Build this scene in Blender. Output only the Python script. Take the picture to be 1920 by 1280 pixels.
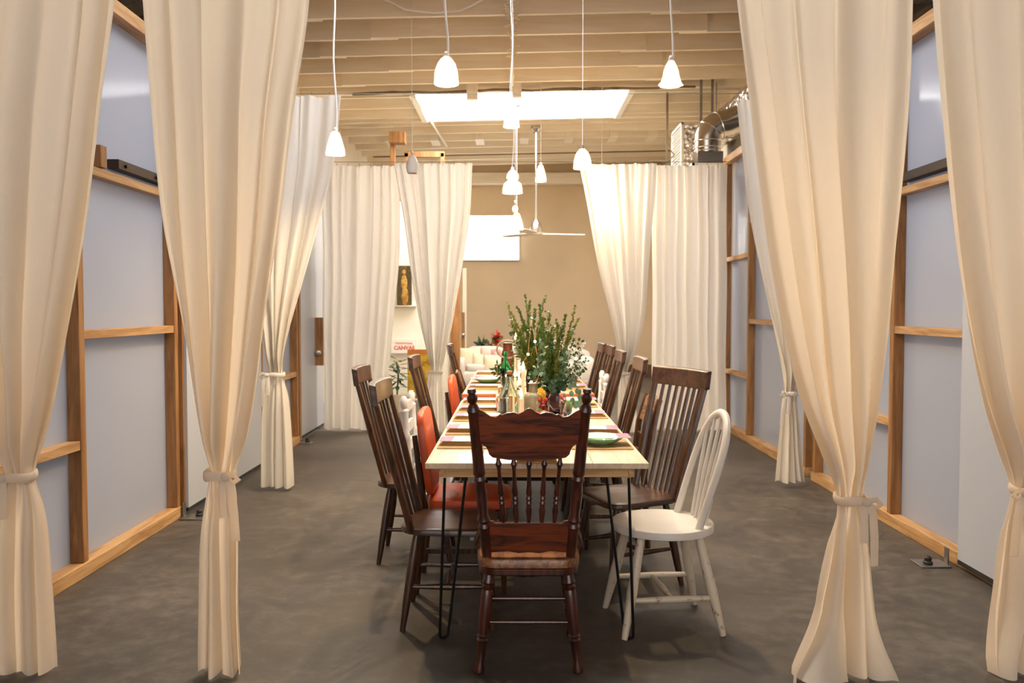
import bpy, bmesh, math, random
from mathutils import Vector, Matrix, Quaternion
R = math.radians
PI = math.pi
random.seed(7)
for o in list(bpy.data.objects):
    bpy.data.objects.remove(o)
scene = bpy.context.scene
C = scene.collection

# ------------------------------------------------------------------ camera
F = 1600.0
cam_d = bpy.data.cameras.new('camera')
cam = bpy.data.objects.new('camera', cam_d)
C.objects.link(cam)
cam_d.sensor_fit = 'HORIZONTAL'
cam_d.sensor_width = 36.0
cam_d.lens = 36.0 * F / 1920.0
cam_d.clip_start = 0.05
cam_d.clip_end = 100
cam.location = (0, 0, 1.4)
cam.rotation_euler = (R(90 - 2.255), 0, R(0.215))
cam_d.dof.use_dof = True
cam_d.dof.focus_distance = 4.0
cam_d.dof.aperture_fstop = 4.5
scene.camera = cam
CM = cam.rotation_euler.to_matrix()

def at(px, py, Y):
    """photo pixel -> world point on the vertical plane y = Y"""
    d = CM @ Vector(((px - 960) / F, -(py - 640) / F, -1.0))
    t = Y / d.y
    return Vector((0, 0, 1.4)) + d * t

# ------------------------------------------------------------------ world, view
w = bpy.data.worlds.new('world')
scene.world = w
w.use_nodes = True
w.node_tree.nodes['Background'].inputs[0].default_value = (0.75, 0.85, 1.0, 1)
w.node_tree.nodes['Background'].inputs[1].default_value = 1.0
scene.view_settings.view_transform = 'Standard'
scene.view_settings.look = 'None'
scene.view_settings.gamma = 1
scene.view_settings.use_curve_mapping = False
scene.view_settings.exposure = 0.15
scene.cycles.use_denoising = True
scene.cycles.max_bounces = 10
scene.cycles.diffuse_bounces = 5
scene.cycles.transmission_bounces = 10
scene.cycles.transparent_max_bounces = 12
scene.cycles.sample_clamp_indirect = 6
scene.cycles.caustics_refractive = False
scene.cycles.caustics_reflective = False

SKY_MAIN = 20.0      # radiance of the hall's skylight
SKY_BAY = 2.2       # radiance of the skylights over the side rooms
TABLE_FILL = 9.5       # radiance of the fill panel added above the near table
WINDOW = 9.0
FRONT_FILL = 2.7     # radiance of the fill panel added behind the photographer
PENDANT = 95.0       # radiant watts of a pendant bulb
WARM = (1.0, 0.71, 0.38)

# ------------------------------------------------------------------ materials
MATS = {}
def nt(name):
    m = bpy.data.materials.new(name)
    m.use_nodes = True
    t = m.node_tree
    return m, t, t.nodes['Principled BSDF'], t.nodes['Material Output']

def mat(name, col, rough=0.6, metal=0.0, spec=0.5, noise=0.0, nscale=8.0, bump=0.0, bscale=40.0, coat=0.0, stretch=(1, 1, 1)):
    if name in MATS: return MATS[name]
    m, t, b, out = nt(name)
    b.inputs['Base Color'].default_value = (*col, 1)
    b.inputs['Roughness'].default_value = rough
    b.inputs['Metallic'].default_value = metal
    b.inputs['Specular IOR Level'].default_value = spec
    b.inputs['Coat Weight'].default_value = coat
    tc = t.nodes.new('ShaderNodeTexCoord')
    mp = t.nodes.new('ShaderNodeMapping')
    mp.inputs['Scale'].default_value = stretch
    t.links.new(tc.outputs['Object'], mp.inputs[0])
    if noise:
        n = t.nodes.new('ShaderNodeTexNoise'); n.inputs['Scale'].default_value = nscale
        n.inputs['Detail'].default_value = 5
        t.links.new(mp.outputs[0], n.inputs['Vector'])
        r = t.nodes.new('ShaderNodeValToRGB')
        r.color_ramp.elements[0].position = 0.3
        r.color_ramp.elements[1].position = 0.7
        r.color_ramp.elements[0].color = (*[c * (1 - noise) for c in col], 1)
        r.color_ramp.elements[1].color = (*[min(1, c * (1 + noise)) for c in col], 1)
        t.links.new(n.outputs['Fac'], r.inputs[0])
        t.links.new(r.outputs[0], b.inputs['Base Color'])
    if bump:
        n2 = t.nodes.new('ShaderNodeTexNoise'); n2.inputs['Scale'].default_value = bscale
        t.links.new(mp.outputs[0], n2.inputs['Vector'])
        bp = t.nodes.new('ShaderNodeBump'); bp.inputs['Strength'].default_value = bump
        bp.inputs['Distance'].default_value = 0.01
        t.links.new(n2.outputs['Fac'], bp.inputs['Height'])
        t.links.new(bp.outputs[0], b.inputs['Normal'])
    MATS[name] = m
    return m

def wood(name, dark, light, axis='X', scale=1.0, rough=0.45, coat=0.0, contrast=1.0, spec=0.5):
    if name in MATS: return MATS[name]
    m, t, b, out = nt(name)
    tc = t.nodes.new('ShaderNodeTexCoord')
    mp = t.nodes.new('ShaderNodeMapping')
    s = [14 * scale] * 3
    s['XYZ'.index(axis)] = 1.3 * scale
    mp.inputs['Scale'].default_value = s
    t.links.new(tc.outputs['Object'], mp.inputs[0])
    n = t.nodes.new('ShaderNodeTexNoise')
    n.inputs['Scale'].default_value = 1.6
    n.inputs['Detail'].default_value = 4
    n.inputs['Distortion'].default_value = 1.2
    t.links.new(mp.outputs[0], n.inputs['Vector'])
    mul = t.nodes.new('ShaderNodeMath'); mul.operation = 'MULTIPLY'; mul.inputs[1].default_value = 5
    t.links.new(n.outputs['Fac'], mul.inputs[0])
    fr = t.nodes.new('ShaderNodeMath'); fr.operation = 'PINGPONG'; fr.inputs[1].default_value = 1.0
    t.links.new(mul.outputs[0], fr.inputs[0])
    n2 = t.nodes.new('ShaderNodeTexNoise')
    n2.inputs['Scale'].default_value = 9
    n2.inputs['Detail'].default_value = 3
    t.links.new(mp.outputs[0], n2.inputs['Vector'])
    mx = t.nodes.new('ShaderNodeMix'); mx.inputs[0].default_value = 0.35
    t.links.new(fr.outputs[0], mx.inputs[2]); t.links.new(n2.outputs['Fac'], mx.inputs[3])
    r = t.nodes.new('ShaderNodeValToRGB')
    r.color_ramp.elements[0].position = 0.5 - 0.4 * contrast
    r.color_ramp.elements[1].position = 0.5 + 0.35 * contrast
    r.color_ramp.elements[0].color = (*dark, 1)
    r.color_ramp.elements[1].color = (*light, 1)
    t.links.new(mx.outputs[0], r.inputs[0])
    t.links.new(r.outputs[0], b.inputs['Base Color'])
    b.inputs['Roughness'].default_value = rough
    b.inputs['Specular IOR Level'].default_value = spec
    b.inputs['Coat Weight'].default_value = coat
    b.inputs['Coat Roughness'].default_value = 0.15
    MATS[name] = m
    return m

def emit(name, col, strength):
    if name in MATS: return MATS[name]
    m, t, b, out = nt(name)
    b.inputs['Base Color'].default_value = (*[0.8] * 3, 1)
    b.inputs['Emission Color'].default_value = (*col, 1)
    b.inputs['Emission Strength'].default_value = strength
    MATS[name] = m
    return m

def cloth(name, col, trans=0.4, weave=900.0, tcol=None, seam=0.0):
    """thin woven fabric that lets light through"""
    if name in MATS: return MATS[name]
    m, t, b, out = nt(name)
    t.nodes.remove(b)
    tc = t.nodes.new('ShaderNodeTexCoord')
    mp = t.nodes.new('ShaderNodeMapping'); mp.inputs['Scale'].default_value = (60, 60, 2.0)
    t.links.new(tc.outputs['UV'], mp.inputs[0])
    n = t.nodes.new('ShaderNodeTexNoise'); n.inputs['Scale'].default_value = 1.0; n.inputs['Detail'].default_value = 3
    t.links.new(mp.outputs[0], n.inputs['Vector'])
    r = t.nodes.new('ShaderNodeValToRGB')
    r.color_ramp.elements[0].color = (*[c * 0.93 for c in col], 1)
    r.color_ramp.elements[1].color = (*col, 1)
    t.links.new(n.outputs['Fac'], r.inputs[0])
    wv = t.nodes.new('ShaderNodeTexNoise'); wv.inputs['Scale'].default_value = 220
    mp2 = t.nodes.new('ShaderNodeMapping'); mp2.inputs['Scale'].default_value = (1, 1, 3)
    t.links.new(tc.outputs['Object'], mp2.inputs[0]); t.links.new(mp2.outputs[0], wv.inputs['Vector'])
    bp = t.nodes.new('ShaderNodeBump'); bp.inputs['Strength'].default_value = 0.15; bp.inputs['Distance'].default_value = 0.002
    t.links.new(wv.outputs['Fac'], bp.inputs['Height'])
    d = t.nodes.new('ShaderNodeBsdfDiffuse'); tr = t.nodes.new('ShaderNodeBsdfTranslucent')
    t.links.new(r.outputs[0], d.inputs[0])
    tr.inputs[0].default_value = (*(tcol or col), 1)
    t.links.new(bp.outputs[0], d.inputs['Normal'])
    mx = t.nodes.new('ShaderNodeMixShader'); mx.inputs[0].default_value = trans
    t.links.new(d.outputs[0], mx.inputs[1]); t.links.new(tr.outputs[0], mx.inputs[2])
    t.links.new(mx.outputs[0], out.inputs[0])
    MATS[name] = m
    return m

def glass(name, col=(1, 1, 1), rough=0.02, ior=1.3):
    if name in MATS: return MATS[name]
    m, t, b, out = nt(name)
    b.inputs['Base Color'].default_value = (*col, 1)
    b.inputs['Transmission Weight'].default_value = 1.0
    b.inputs['Roughness'].default_value = rough
    b.inputs['IOR'].default_value = ior
    MATS[name] = m
    return m

M_windsor = wood('stained_walnut', (0.015, 0.0055, 0.0025), (0.09, 0.035, 0.013), 'Z', 1.2, 0.32, 0.15)
M_windsor_seat = wood('stained_walnut_seat', (0.02, 0.007, 0.003), (0.10, 0.038, 0.016), 'X', 1.0, 0.32, 0.15)
M_oak = wood('red_oak', (0.05, 0.010, 0.003), (0.24, 0.052, 0.012), 'X', 1.35, 0.3, 0.35, 0.9)
M_oak_v = wood('red_oak_turned', (0.014, 0.003, 0.0015), (0.09, 0.017, 0.005), 'Z', 1.5, 0.28, 0.35)
M_oak_seat = wood('oak_seat', (0.10, 0.03, 0.01), (0.36, 0.15, 0.05), 'X', 1.5, 0.35, 0.2)
M_pine = wood('pine_table', (0.62, 0.44, 0.25), (0.86, 0.70, 0.47), 'X', 0.6, 0.35, 0.1, 1.1)
M_apron = wood('pine_apron', (0.45, 0.24, 0.08), (0.72, 0.44, 0.17), 'X', 0.8, 0.45)
M_redpine = wood('red_stained_pine', (0.38, 0.10, 0.04), (0.6, 0.2, 0.09), 'X', 0.8, 0.4)
M_table2 = wood('brown_pine', (0.42, 0.22, 0.10), (0.66, 0.40, 0.2), 'X', 0.7, 0.35, 0.1)
M_frame = wood('fir_stud', (0.22, 0.095, 0.028), (0.40, 0.20, 0.07), 'Z', 0.7, 0.5)
M_rail = wood('fir_rail', (0.34, 0.175, 0.065), (0.58, 0.36, 0.165), 'Y', 0.7, 0.5)
M_joist = wood('painted_joist', (0.80, 0.69, 0.53), (0.88, 0.80, 0.66), 'X', 0.35, 0.6, 0, 1.2)
M_deck = mat('painted_deck', (0.66, 0.56, 0.42), 0.7, noise=0.1, nscale=2.5)
M_darkwood = wood('dark_rafters', (0.03, 0.018, 0.008), (0.09, 0.055, 0.025), 'Y', 0.6, 0.7)
M_plaster = mat('tan_plaster', (0.70, 0.55, 0.36), 0.85, noise=0.05, nscale=1.5, bump=0.15, bscale=60)
M_cream = mat('cream_paint', (0.78, 0.68, 0.52), 0.8, noise=0.05, nscale=2)
M_white = mat('white_paint', (0.84, 0.84, 0.78), 0.6, noise=0.03, nscale=2)
M_whitewood = mat('worn_white_paint', (0.70, 0.66, 0.60), 0.4, noise=0.05, nscale=12)
M_whitechair = mat('white_lacquer', (0.82, 0.82, 0.84), 0.35)
M_black = mat('black_steel', (0.012, 0.012, 0.013), 0.35, 0.6)
M_blackrub = mat('black_rubber', (0.02, 0.02, 0.02), 0.6)
M_steel = mat('grey_steel', (0.28, 0.27, 0.25), 0.4, 0.9)
M_bracket = mat('bronze_track', (0.06, 0.045, 0.035), 0.45, 0.6)
M_orange = mat('orange_vinyl', (0.62, 0.09, 0.02), 0.42, coat=0.1, noise=0.08, nscale=5, bump=0.1, bscale=30)
M_darkvinyl = mat('dark_leather', (0.03, 0.015, 0.01), 0.4)
M_muslin = cloth('muslin', (0.92, 0.86, 0.76), 0.46, tcol=(0.95, 0.80, 0.58))
M_muslinw = cloth('white_muslin', (0.86, 0.83, 0.78), 0.4, tcol=(0.88, 0.83, 0.74))
M_cordw = mat('white_cord', (0.85, 0.82, 0.78), 0.5)
M_kraft = mat('kraft_paper', (0.40, 0.25, 0.10), 0.8, noise=0.1, nscale=20)
M_napkin = mat('tan_napkin', (0.44, 0.28, 0.11), 0.9, noise=0.1, nscale=30, bump=0.3, bscale=200)
M_card = mat('white_card', (0.86, 0.84, 0.82), 0.5)
M_pink = mat('pink_print', (0.62, 0.13, 0.27), 0.5)
M_ink = mat('grey_print', (0.45, 0.42, 0.45), 0.6)
M_jade = mat('jade_glass', (0.34, 0.68, 0.42), 0.15, coat=0.5)
M_cream_c = mat('cream_china', (0.86, 0.80, 0.70), 0.2, coat=0.4)
M_glass = glass('clear_glass')
M_greenglass = glass('aqua_glass', (0.80, 0.95, 0.90))
M_bottlegreen = glass('green_bottle_glass', (0.05, 0.42, 0.2))
M_purpleglass = glass('plum_glass', (0.75, 0.6, 0.68))
M_wax = mat('ivory_wax', (0.88, 0.74, 0.58), 0.4)
M_stone = mat('grey_stoneware', (0.22, 0.20, 0.14), 0.35, noise=0.15, nscale=25)
M_copper = mat('brown_cork', (0.35, 0.14, 0.04), 0.5)
M_red = mat('red_petals', (0.55, 0.03, 0.02), 0.5)
M_apple = mat('red_apple', (0.6, 0.05, 0.03), 0.25, noise=0.3, nscale=6)
M_yellow = mat('yellow_petals', (0.75, 0.50, 0.06), 0.6)
M_leaf = mat('juniper_leaf', (0.09, 0.15, 0.025), 0.55, noise=0.35, nscale=25)
M_leaf2 = mat('olive_leaf', (0.17, 0.20, 0.035), 0.55, noise=0.3, nscale=25)
M_euc = mat('eucalyptus_leaf', (0.10, 0.20, 0.13), 0.5, noise=0.3, nscale=15)
M_deep = mat('deep_green_leaf', (0.035, 0.10, 0.03), 0.35, noise=0.3, nscale=15)
M_stem = mat('woody_stem', (0.16, 0.09, 0.04), 0.7)
M_duct = mat('galvanised_duct', (0.42, 0.38, 0.33), 0.25, 1.0)
M_sofa = mat('white_linen', (0.58, 0.54, 0.49), 0.9, noise=0.04, nscale=6, bump=0.3, bscale=120)
M_pillow = mat('cream_cushion', (0.60, 0.52, 0.38), 0.9, noise=0.05, nscale=20, bump=0.3, bscale=90)
M_pillowp = mat('blush_cushion', (0.58, 0.42, 0.38), 0.9, noise=0.05, nscale=20)
M_terra = mat('brown_ceramic', (0.10, 0.03, 0.012), 0.35)
M_chrome = mat('brushed_nickel', (0.75, 0.72, 0.70), 0.22, 1.0)
M_frost = mat('frosted_glass_unlit', (0.72, 0.68, 0.62), 0.4)
M_base = mat('brown_baseboard', (0.14, 0.07, 0.03), 0.5)
M_wire = mat('dirty_wire', (0.20, 0.15, 0.09), 0.7)
M_bluec = mat('pale_blue_china', (0.35, 0.55, 0.68), 0.3)

def foil():
    m, t, b, out = nt('foil_insulation')
    b.inputs['Base Color'].default_value = (0.82, 0.78, 0.74, 1)
    b.inputs['Metallic'].default_value = 1.0
    b.inputs['Roughness'].default_value = 0.22
    v = t.nodes.new('ShaderNodeTexVoronoi'); v.inputs['Scale'].default_value = 16
    tc = t.nodes.new('ShaderNodeTexCoord'); t.links.new(tc.outputs['Object'], v.inputs['Vector'])
    bp = t.nodes.new('ShaderNodeBump'); bp.inputs['Strength'].default_value = 0.8; bp.inputs['Distance'].default_value = 0.03
    t.links.new(v.outputs['Distance'], bp.inputs['Height']); t.links.new(bp.outputs[0], b.inputs['Normal'])
    return m
M_foil = foil()

def concrete():
    m, t, b, out = nt('sealed_concrete')
    tc = t.nodes.new('ShaderNodeTexCoord')
    L = t.links.new
    n1 = t.nodes.new('ShaderNodeTexNoise'); n1.inputs['Scale'].default_value = 0.9; n1.inputs['Detail'].default_value = 8; n1.inputs['Roughness'].default_value = 0.62
    n2 = t.nodes.new('ShaderNodeTexNoise'); n2.inputs['Scale'].default_value = 11; n2.inputs['Detail'].default_value = 9; n2.inputs['Roughness'].default_value = 0.7
    L(tc.outputs['Object'], n1.inputs['Vector']); L(tc.outputs['Object'], n2.inputs['Vector'])
    mx = t.nodes.new('ShaderNodeMix'); mx.inputs[0].default_value = 0.5
    L(n1.outputs['Fac'], mx.inputs[2]); L(n2.outputs['Fac'], mx.inputs[3])
    r = t.nodes.new('ShaderNodeValToRGB')
    e = r.color_ramp.elements
    e[0].position = 0.36; e[0].color = (0.034, 0.028, 0.021, 1)
    e[1].position = 0.64; e[1].color = (0.135, 0.117, 0.096, 1)
    e2 = e.new(0.5); e2.color = (0.068, 0.057, 0.045, 1)
    L(mx.outputs[0], r.inputs[0])
    # pale paint scuffs
    n3 = t.nodes.new('ShaderNodeTexNoise'); n3.inputs['Scale'].default_value = 5.5; n3.inputs['Detail'].default_value = 9; n3.inputs['Roughness'].default_value = 0.8
    mp = t.nodes.new('ShaderNodeMapping'); mp.inputs['Scale'].default_value = (0.8, 2.2, 1); mp.inputs['Location'].default_value = (3, 1, 0)
    L(tc.outputs['Object'], mp.inputs[0]); L(mp.outputs[0], n3.inputs['Vector'])
    r3 = t.nodes.new('ShaderNodeValToRGB'); r3.color_ramp.elements[0].position = 0.655; r3.color_ramp.elements[1].position = 0.72
    L(n3.outputs['Fac'], r3.inputs[0])
    mxc = t.nodes.new('ShaderNodeMix'); mxc.data_type = 'RGBA'
    L(r3.outputs[0], mxc.inputs[0]); L(r.outputs[0], mxc.inputs[6]); mxc.inputs[7].default_value = (0.5, 0.46, 0.4, 1)
    # hairline cracks: warped voronoi cell edges, kept only in patches
    nw = t.nodes.new('ShaderNodeTexNoise'); nw.inputs['Scale'].default_value = 2.2; nw.inputs['Detail'].default_value = 6
    L(tc.outputs['Object'], nw.inputs['Vector'])
    ad = t.nodes.new('ShaderNodeMix'); ad.data_type = 'VECTOR'; ad.inputs[0].default_value = 0.32
    L(tc.outputs['Object'], ad.inputs[4]); L(nw.outputs['Color'], ad.inputs[5])
    vo = t.nodes.new('ShaderNodeTexVoronoi'); vo.feature = 'DISTANCE_TO_EDGE'; vo.inputs['Scale'].default_value = 0.75
    L(ad.outputs[1], vo.inputs['Vector'])
    rc = t.nodes.new('ShaderNodeValToRGB')
    rc.color_ramp.elements[0].position = 0.0; rc.color_ramp.elements[0].color = (0.35, 0.35, 0.35, 1)
    rc.color_ramp.elements[1].position = 0.0035; rc.color_ramp.elements[1].color = (1, 1, 1, 1)
    L(vo.outputs['Distance'], rc.inputs[0])
    nm = t.nodes.new('ShaderNodeTexNoise'); nm.inputs['Scale'].default_value = 0.42
    mpm = t.nodes.new('ShaderNodeMapping'); mpm.inputs['Location'].default_value = (0.6, 2.2, 0)
    L(tc.outputs['Object'], mpm.inputs[0]); L(mpm.outputs[0], nm.inputs['Vector'])
    rm = t.nodes.new('ShaderNodeValToRGB'); rm.color_ramp.elements[0].position = 0.52; rm.color_ramp.elements[1].position = 0.56
    L(nm.outputs['Fac'], rm.inputs[0])
    mm = t.nodes.new('ShaderNodeMix'); mm.data_type = 'RGBA'; mm.blend_type = 'MULTIPLY'; mm.inputs[0].default_value = 0.8
    L(rm.outputs[0], mm.inputs[0]); L(mxc.outputs[2], mm.inputs[6]); L(rc.outputs[0], mm.inputs[7])
    L(mm.outputs[2], b.inputs['Base Color'])
    rr = t.nodes.new('ShaderNodeMapRange'); rr.inputs['To Min'].default_value = 0.38; rr.inputs['To Max'].default_value = 0.7
    L(n2.outputs['Fac'], rr.inputs[0]); L(rr.outputs[0], b.inputs['Roughness'])
    bp = t.nodes.new('ShaderNodeBump'); bp.inputs['Strength'].default_value = 0.2; bp.inputs['Distance'].default_value = 0.01
    L(n2.outputs['Fac'], bp.inputs['Height']); L(bp.outputs[0], b.inputs['Normal'])
    return m
M_floor = concrete()

def polycarb():
    """white twin-wall plastic sheet, translucent with a glossy skin and faint ribs"""
    m, t, b, out = nt('white_twinwall_sheet')
    L = t.links.new
    b.inputs['Base Color'].default_value = (0.52, 0.55, 0.62, 1)
    b.inputs['Roughness'].default_value = 0.16
    b.inputs['Specular IOR Level'].default_value = 0.5
    tc = t.nodes.new('ShaderNodeTexCoord')
    mp = t.nodes.new('ShaderNodeMapping'); mp.inputs['Scale'].default_value = (1, 14, 0.4)
    L(tc.outputs['Object'], mp.inputs[0])
    n = t.nodes.new('ShaderNodeTexNoise'); n.inputs['Scale'].default_value = 3; L(mp.outputs[0], n.inputs['Vector'])
    bp = t.nodes.new('ShaderNodeBump'); bp.inputs['Strength'].default_value = 0.06; bp.inputs['Distance'].default_value = 0.01
    L(n.outputs['Fac'], bp.inputs['Height']); L(bp.outputs[0], b.inputs['Normal'])
    tr = t.nodes.new('ShaderNodeBsdfTranslucent'); tr.inputs[0].default_value = (0.78, 0.82, 0.92, 1)
    mx = t.nodes.new('ShaderNodeMixShader'); mx.inputs[0].default_value = 0.45
    L(b.outputs[0], mx.inputs[1]); L(tr.outputs[0], mx.inputs[2]); L(mx.outputs[0], out.inputs[0])
    return m
M_poly = polycarb()

def shade_mat():
    m, t, b, out = nt('lit_opal_glass')
    L = t.links.new
    b.inputs['Base Color'].default_value = (0.9, 0.82, 0.66, 1)
    b.inputs['Roughness'].default_value = 0.3
    b.inputs['Emission Color'].default_value = (1.0, 0.76, 0.42, 1)
    b.inputs['Emission Strength'].default_value = 0.75
    tr = t.nodes.new('ShaderNodeBsdfTranslucent'); tr.inputs[0].default_value = (0.95, 0.78, 0.50, 1)
    mx = t.nodes.new('ShaderNodeMixShader'); mx.inputs[0].default_value = 0.8
    L(b.outputs[0], mx.inputs[1]); L(tr.outputs[0], mx.inputs[2]); L(mx.outputs[0], out.inputs[0])
    return m
M_shade = shade_mat()
M_door = mat('white_door_sheet', (0.48, 0.52, 0.60), 0.3)
M_bulb = emit('lit_bulb', WARM, PENDANT / (PI * 0.0070))
M_bulbw = emit('lit_bulb_small', WARM, PENDANT * 0.5 / (PI * 0.0130))
M_flame = emit('candle_flame', (1.0, 0.66, 0.25), 22)
M_fairy = emit('fairy_bulb', (1.0, 0.66, 0.25), 26)
M_sky = emit('skylight_acrylic', (1.0, 0.97, 0.95), SKY_MAIN)
M_table_fill = emit('skylight_acrylic_near', (0.95, 0.96, 1.0), TABLE_FILL)
M_skyb = emit('skylight_acrylic_bay', (0.90, 0.93, 1.0), SKY_BAY)
M_front_fill = emit('bright_door_glazing', (1.0, 0.93, 0.88), FRONT_FILL)
M_winb = emit('glass_block', (1.0, 0.98, 0.94), WINDOW)

# ------------------------------------------------------------------ mesh helpers
class MB:
    def __init__(s):
        s.v = []; s.f = []; s.uv = None
    def add(s, vs, fs):
        k = len(s.v)
        s.v += [tuple(v) for v in vs]
        s.f += [tuple(i + k for i in f) for f in fs]
        return s
    def box(s, c, d, rot=None):
        c = Vector(c); h = Vector(d) / 2
        vs = [Vector((x * h.x, y * h.y, z * h.z)) for x in (-1, 1) for y in (-1, 1) for z in (-1, 1)]
        if rot is not None: vs = [rot @ v for v in vs]
        return s.add([v + c for v in vs], [(0, 1, 3, 2), (4, 6, 7, 5), (0, 4, 5, 1), (2, 3, 7, 6), (0, 2, 6, 4), (1, 5, 7, 3)])
    def span(s, a, b):
        a = Vector(a); b = Vector(b)
        return s.box((a + b) / 2, [abs(x) for x in (b - a)])
    def tube(s, pts, r, seg=10, cap=True, flat=None, up=None):
        """swept tube; r number or list; flat=(a,b) scales the section's two axes"""
        pts = [Vector(p) for p in pts]; n = len(pts)
        rs = r if isinstance(r, (list, tuple)) else [r] * n
        ref = None; vs = []
        for i, p in enumerate(pts):
            d = (pts[min(i + 1, n - 1)] - pts[max(i - 1, 0)])
            d = d.normalized() if d.length > 1e-9 else Vector((0, 0, 1))
            if ref is None:
                ref = Vector(up) if up else (Vector((1, 0, 0)) if abs(d.x) < 0.9 else Vector((0, 1, 0)))
            a = (ref - d * ref.dot(d)).normalized(); b = d.cross(a); ref = a
            fa, fb = flat or (1, 1)
            for k in range(seg):
                t = 2 * PI * k / seg
                vs.append(p + a * (math.cos(t) * rs[i] * fa) + b * (math.sin(t) * rs[i] * fb))
        fs = [(i * seg + k, i * seg + (k + 1) % seg, (i + 1) * seg + (k + 1) % seg, (i + 1) * seg + k) for i in range(n - 1) for k in range(seg)]
        if cap:
            fs.append(tuple(range(seg - 1, -1, -1))); fs.append(tuple((n - 1) * seg + k for k in range(seg)))
        return s.add(vs, fs)
    def turned(s, a, b, prof, seg=14):
        """lathe along a->b; prof = [(t, radius)]"""
        a = Vector(a); b = Vector(b)
        return s.tube([a.lerp(b, t) for t, _ in prof], [q for _, q in prof], seg)
    def lathe(s, c, prof, seg=24, ruffle=None):
        """around z at c; prof = [(r, z)]; ruffle=(n, amp fn)"""
        c = Vector(c); vs = []; n = len(prof)
        for i, (r, z) in enumerate(prof):
            for k in range(seg):
                t = 2 * PI * k / seg
                q = r
                if ruffle: q = r + ruffle[1](i / (n - 1)) * math.cos(ruffle[0] * t)
                vs.append(c + Vector((q * math.cos(t), q * math.sin(t), z)))
        fs = [(i * seg + k, i * seg + (k + 1) % seg, (i + 1) * seg + (k + 1) % seg, (i + 1) * seg + k) for i in range(n - 1) for k in range(seg)]
        return s.add(vs, fs)
    def prism(s, outline, thick, frame=None):
        """outline of (a,b) points in a plane, extruded by thick; frame: function (a,b,t)->Vector"""
        n = len(outline)
        fr = frame or (lambda a, b, t: Vector((a, b, t)))
        vs = [fr(a, b, 0) for a, b in outline] + [fr(a, b, thick) for a, b in outline]
        fs = [tuple(range(n - 1, -1, -1)), tuple(range(n, 2 * n))]
        fs += [(i, (i + 1) % n, n + (i + 1) % n, n + i) for i in range(n)]
        return s.add(vs, fs)
    def sphere(s, c, r, seg=12, rings=8, sc=(1, 1, 1)):
        c = Vector(c); vs = []
        for i in range(rings + 1):
            ph = PI * i / rings
            for k in range(seg):
                t = 2 * PI * k / seg
                vs.append(c + Vector((r * sc[0] * math.sin(ph) * math.cos(t), r * sc[1] * math.sin(ph) * math.sin(t), r * sc[2] * math.cos(ph))))
        fs = [(i * seg + k, (i + 1) * seg + k, (i + 1) * seg + (k + 1) % seg, i * seg + (k + 1) % seg) for i in range(rings) for k in range(seg)]
        return s.add(vs, fs)
    def build(s, name, m, parent=None, bevel=0, smooth=35, sub=0, loc=None):
        me = bpy.data.meshes.new(name)
        me.from_pydata(s.v, [], s.f); me.update()
        bm = bmesh.new(); bm.from_mesh(me)
        bmesh.ops.remove_doubles(bm, verts=bm.verts, dist=1e-5)
        bmesh.ops.recalc_face_normals(bm, faces=bm.faces)
        bm.to_mesh(me); bm.free()
        if smooth:
            me.shade_smooth() if hasattr(me, 'shade_smooth') else None
            me.set_sharp_from_angle(angle=R(smooth))
        o = bpy.data.objects.new(name, me)
        me.materials.append(m)
        C.objects.link(o)
        if parent: o.parent = parent
        if loc: o.location = loc
        if bevel:
            b = o.modifiers.new('bevel', 'BEVEL'); b.width = bevel; b.segments = 2; b.limit_method = 'ANGLE'; b.angle_limit = R(50)
        if sub:
            b = o.modifiers.new('sub', 'SUBSURF'); b.levels = sub; b.render_levels = sub
        return o

def thing(name, label, cat, loc=(0, 0, 0), rz=0, group=None):
    o = bpy.data.objects.new(name, None)
    o.empty_display_size = 0.1
    C.objects.link(o)
    o.location = loc; o.rotation_euler = (0, 0, rz)
    return tag(o, label, cat, group)
def tag(o, label, cat, group=None):
    o['label'] = label; o['category'] = cat
    if group: o['group'] = group
    return o
def struct(o):
    o['kind'] = 'structure'; return o
def kids(o): return [c for c in bpy.data.objects if c.parent == o]
def copy_tree(o, parent=None):
    c = o.copy(); C.objects.link(c); c.parent = parent
    for ch in kids(o):
        if ch is not c: copy_tree(ch, c)
    return c
def dup(root, loc, rz, label, group=None, scale=None):
    c = copy_tree(root); c.location = loc; c.rotation_euler = (0, 0, rz); c['label'] = label
    if group: c['group'] = group
    if scale: c.scale = scale
    return c

# ================================================================== SETTING
# floor
fl = MB().span((-7, -5, -0.1), (7, 18.2, 0)).build('floor', M_floor, smooth=0); struct(fl)

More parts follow.
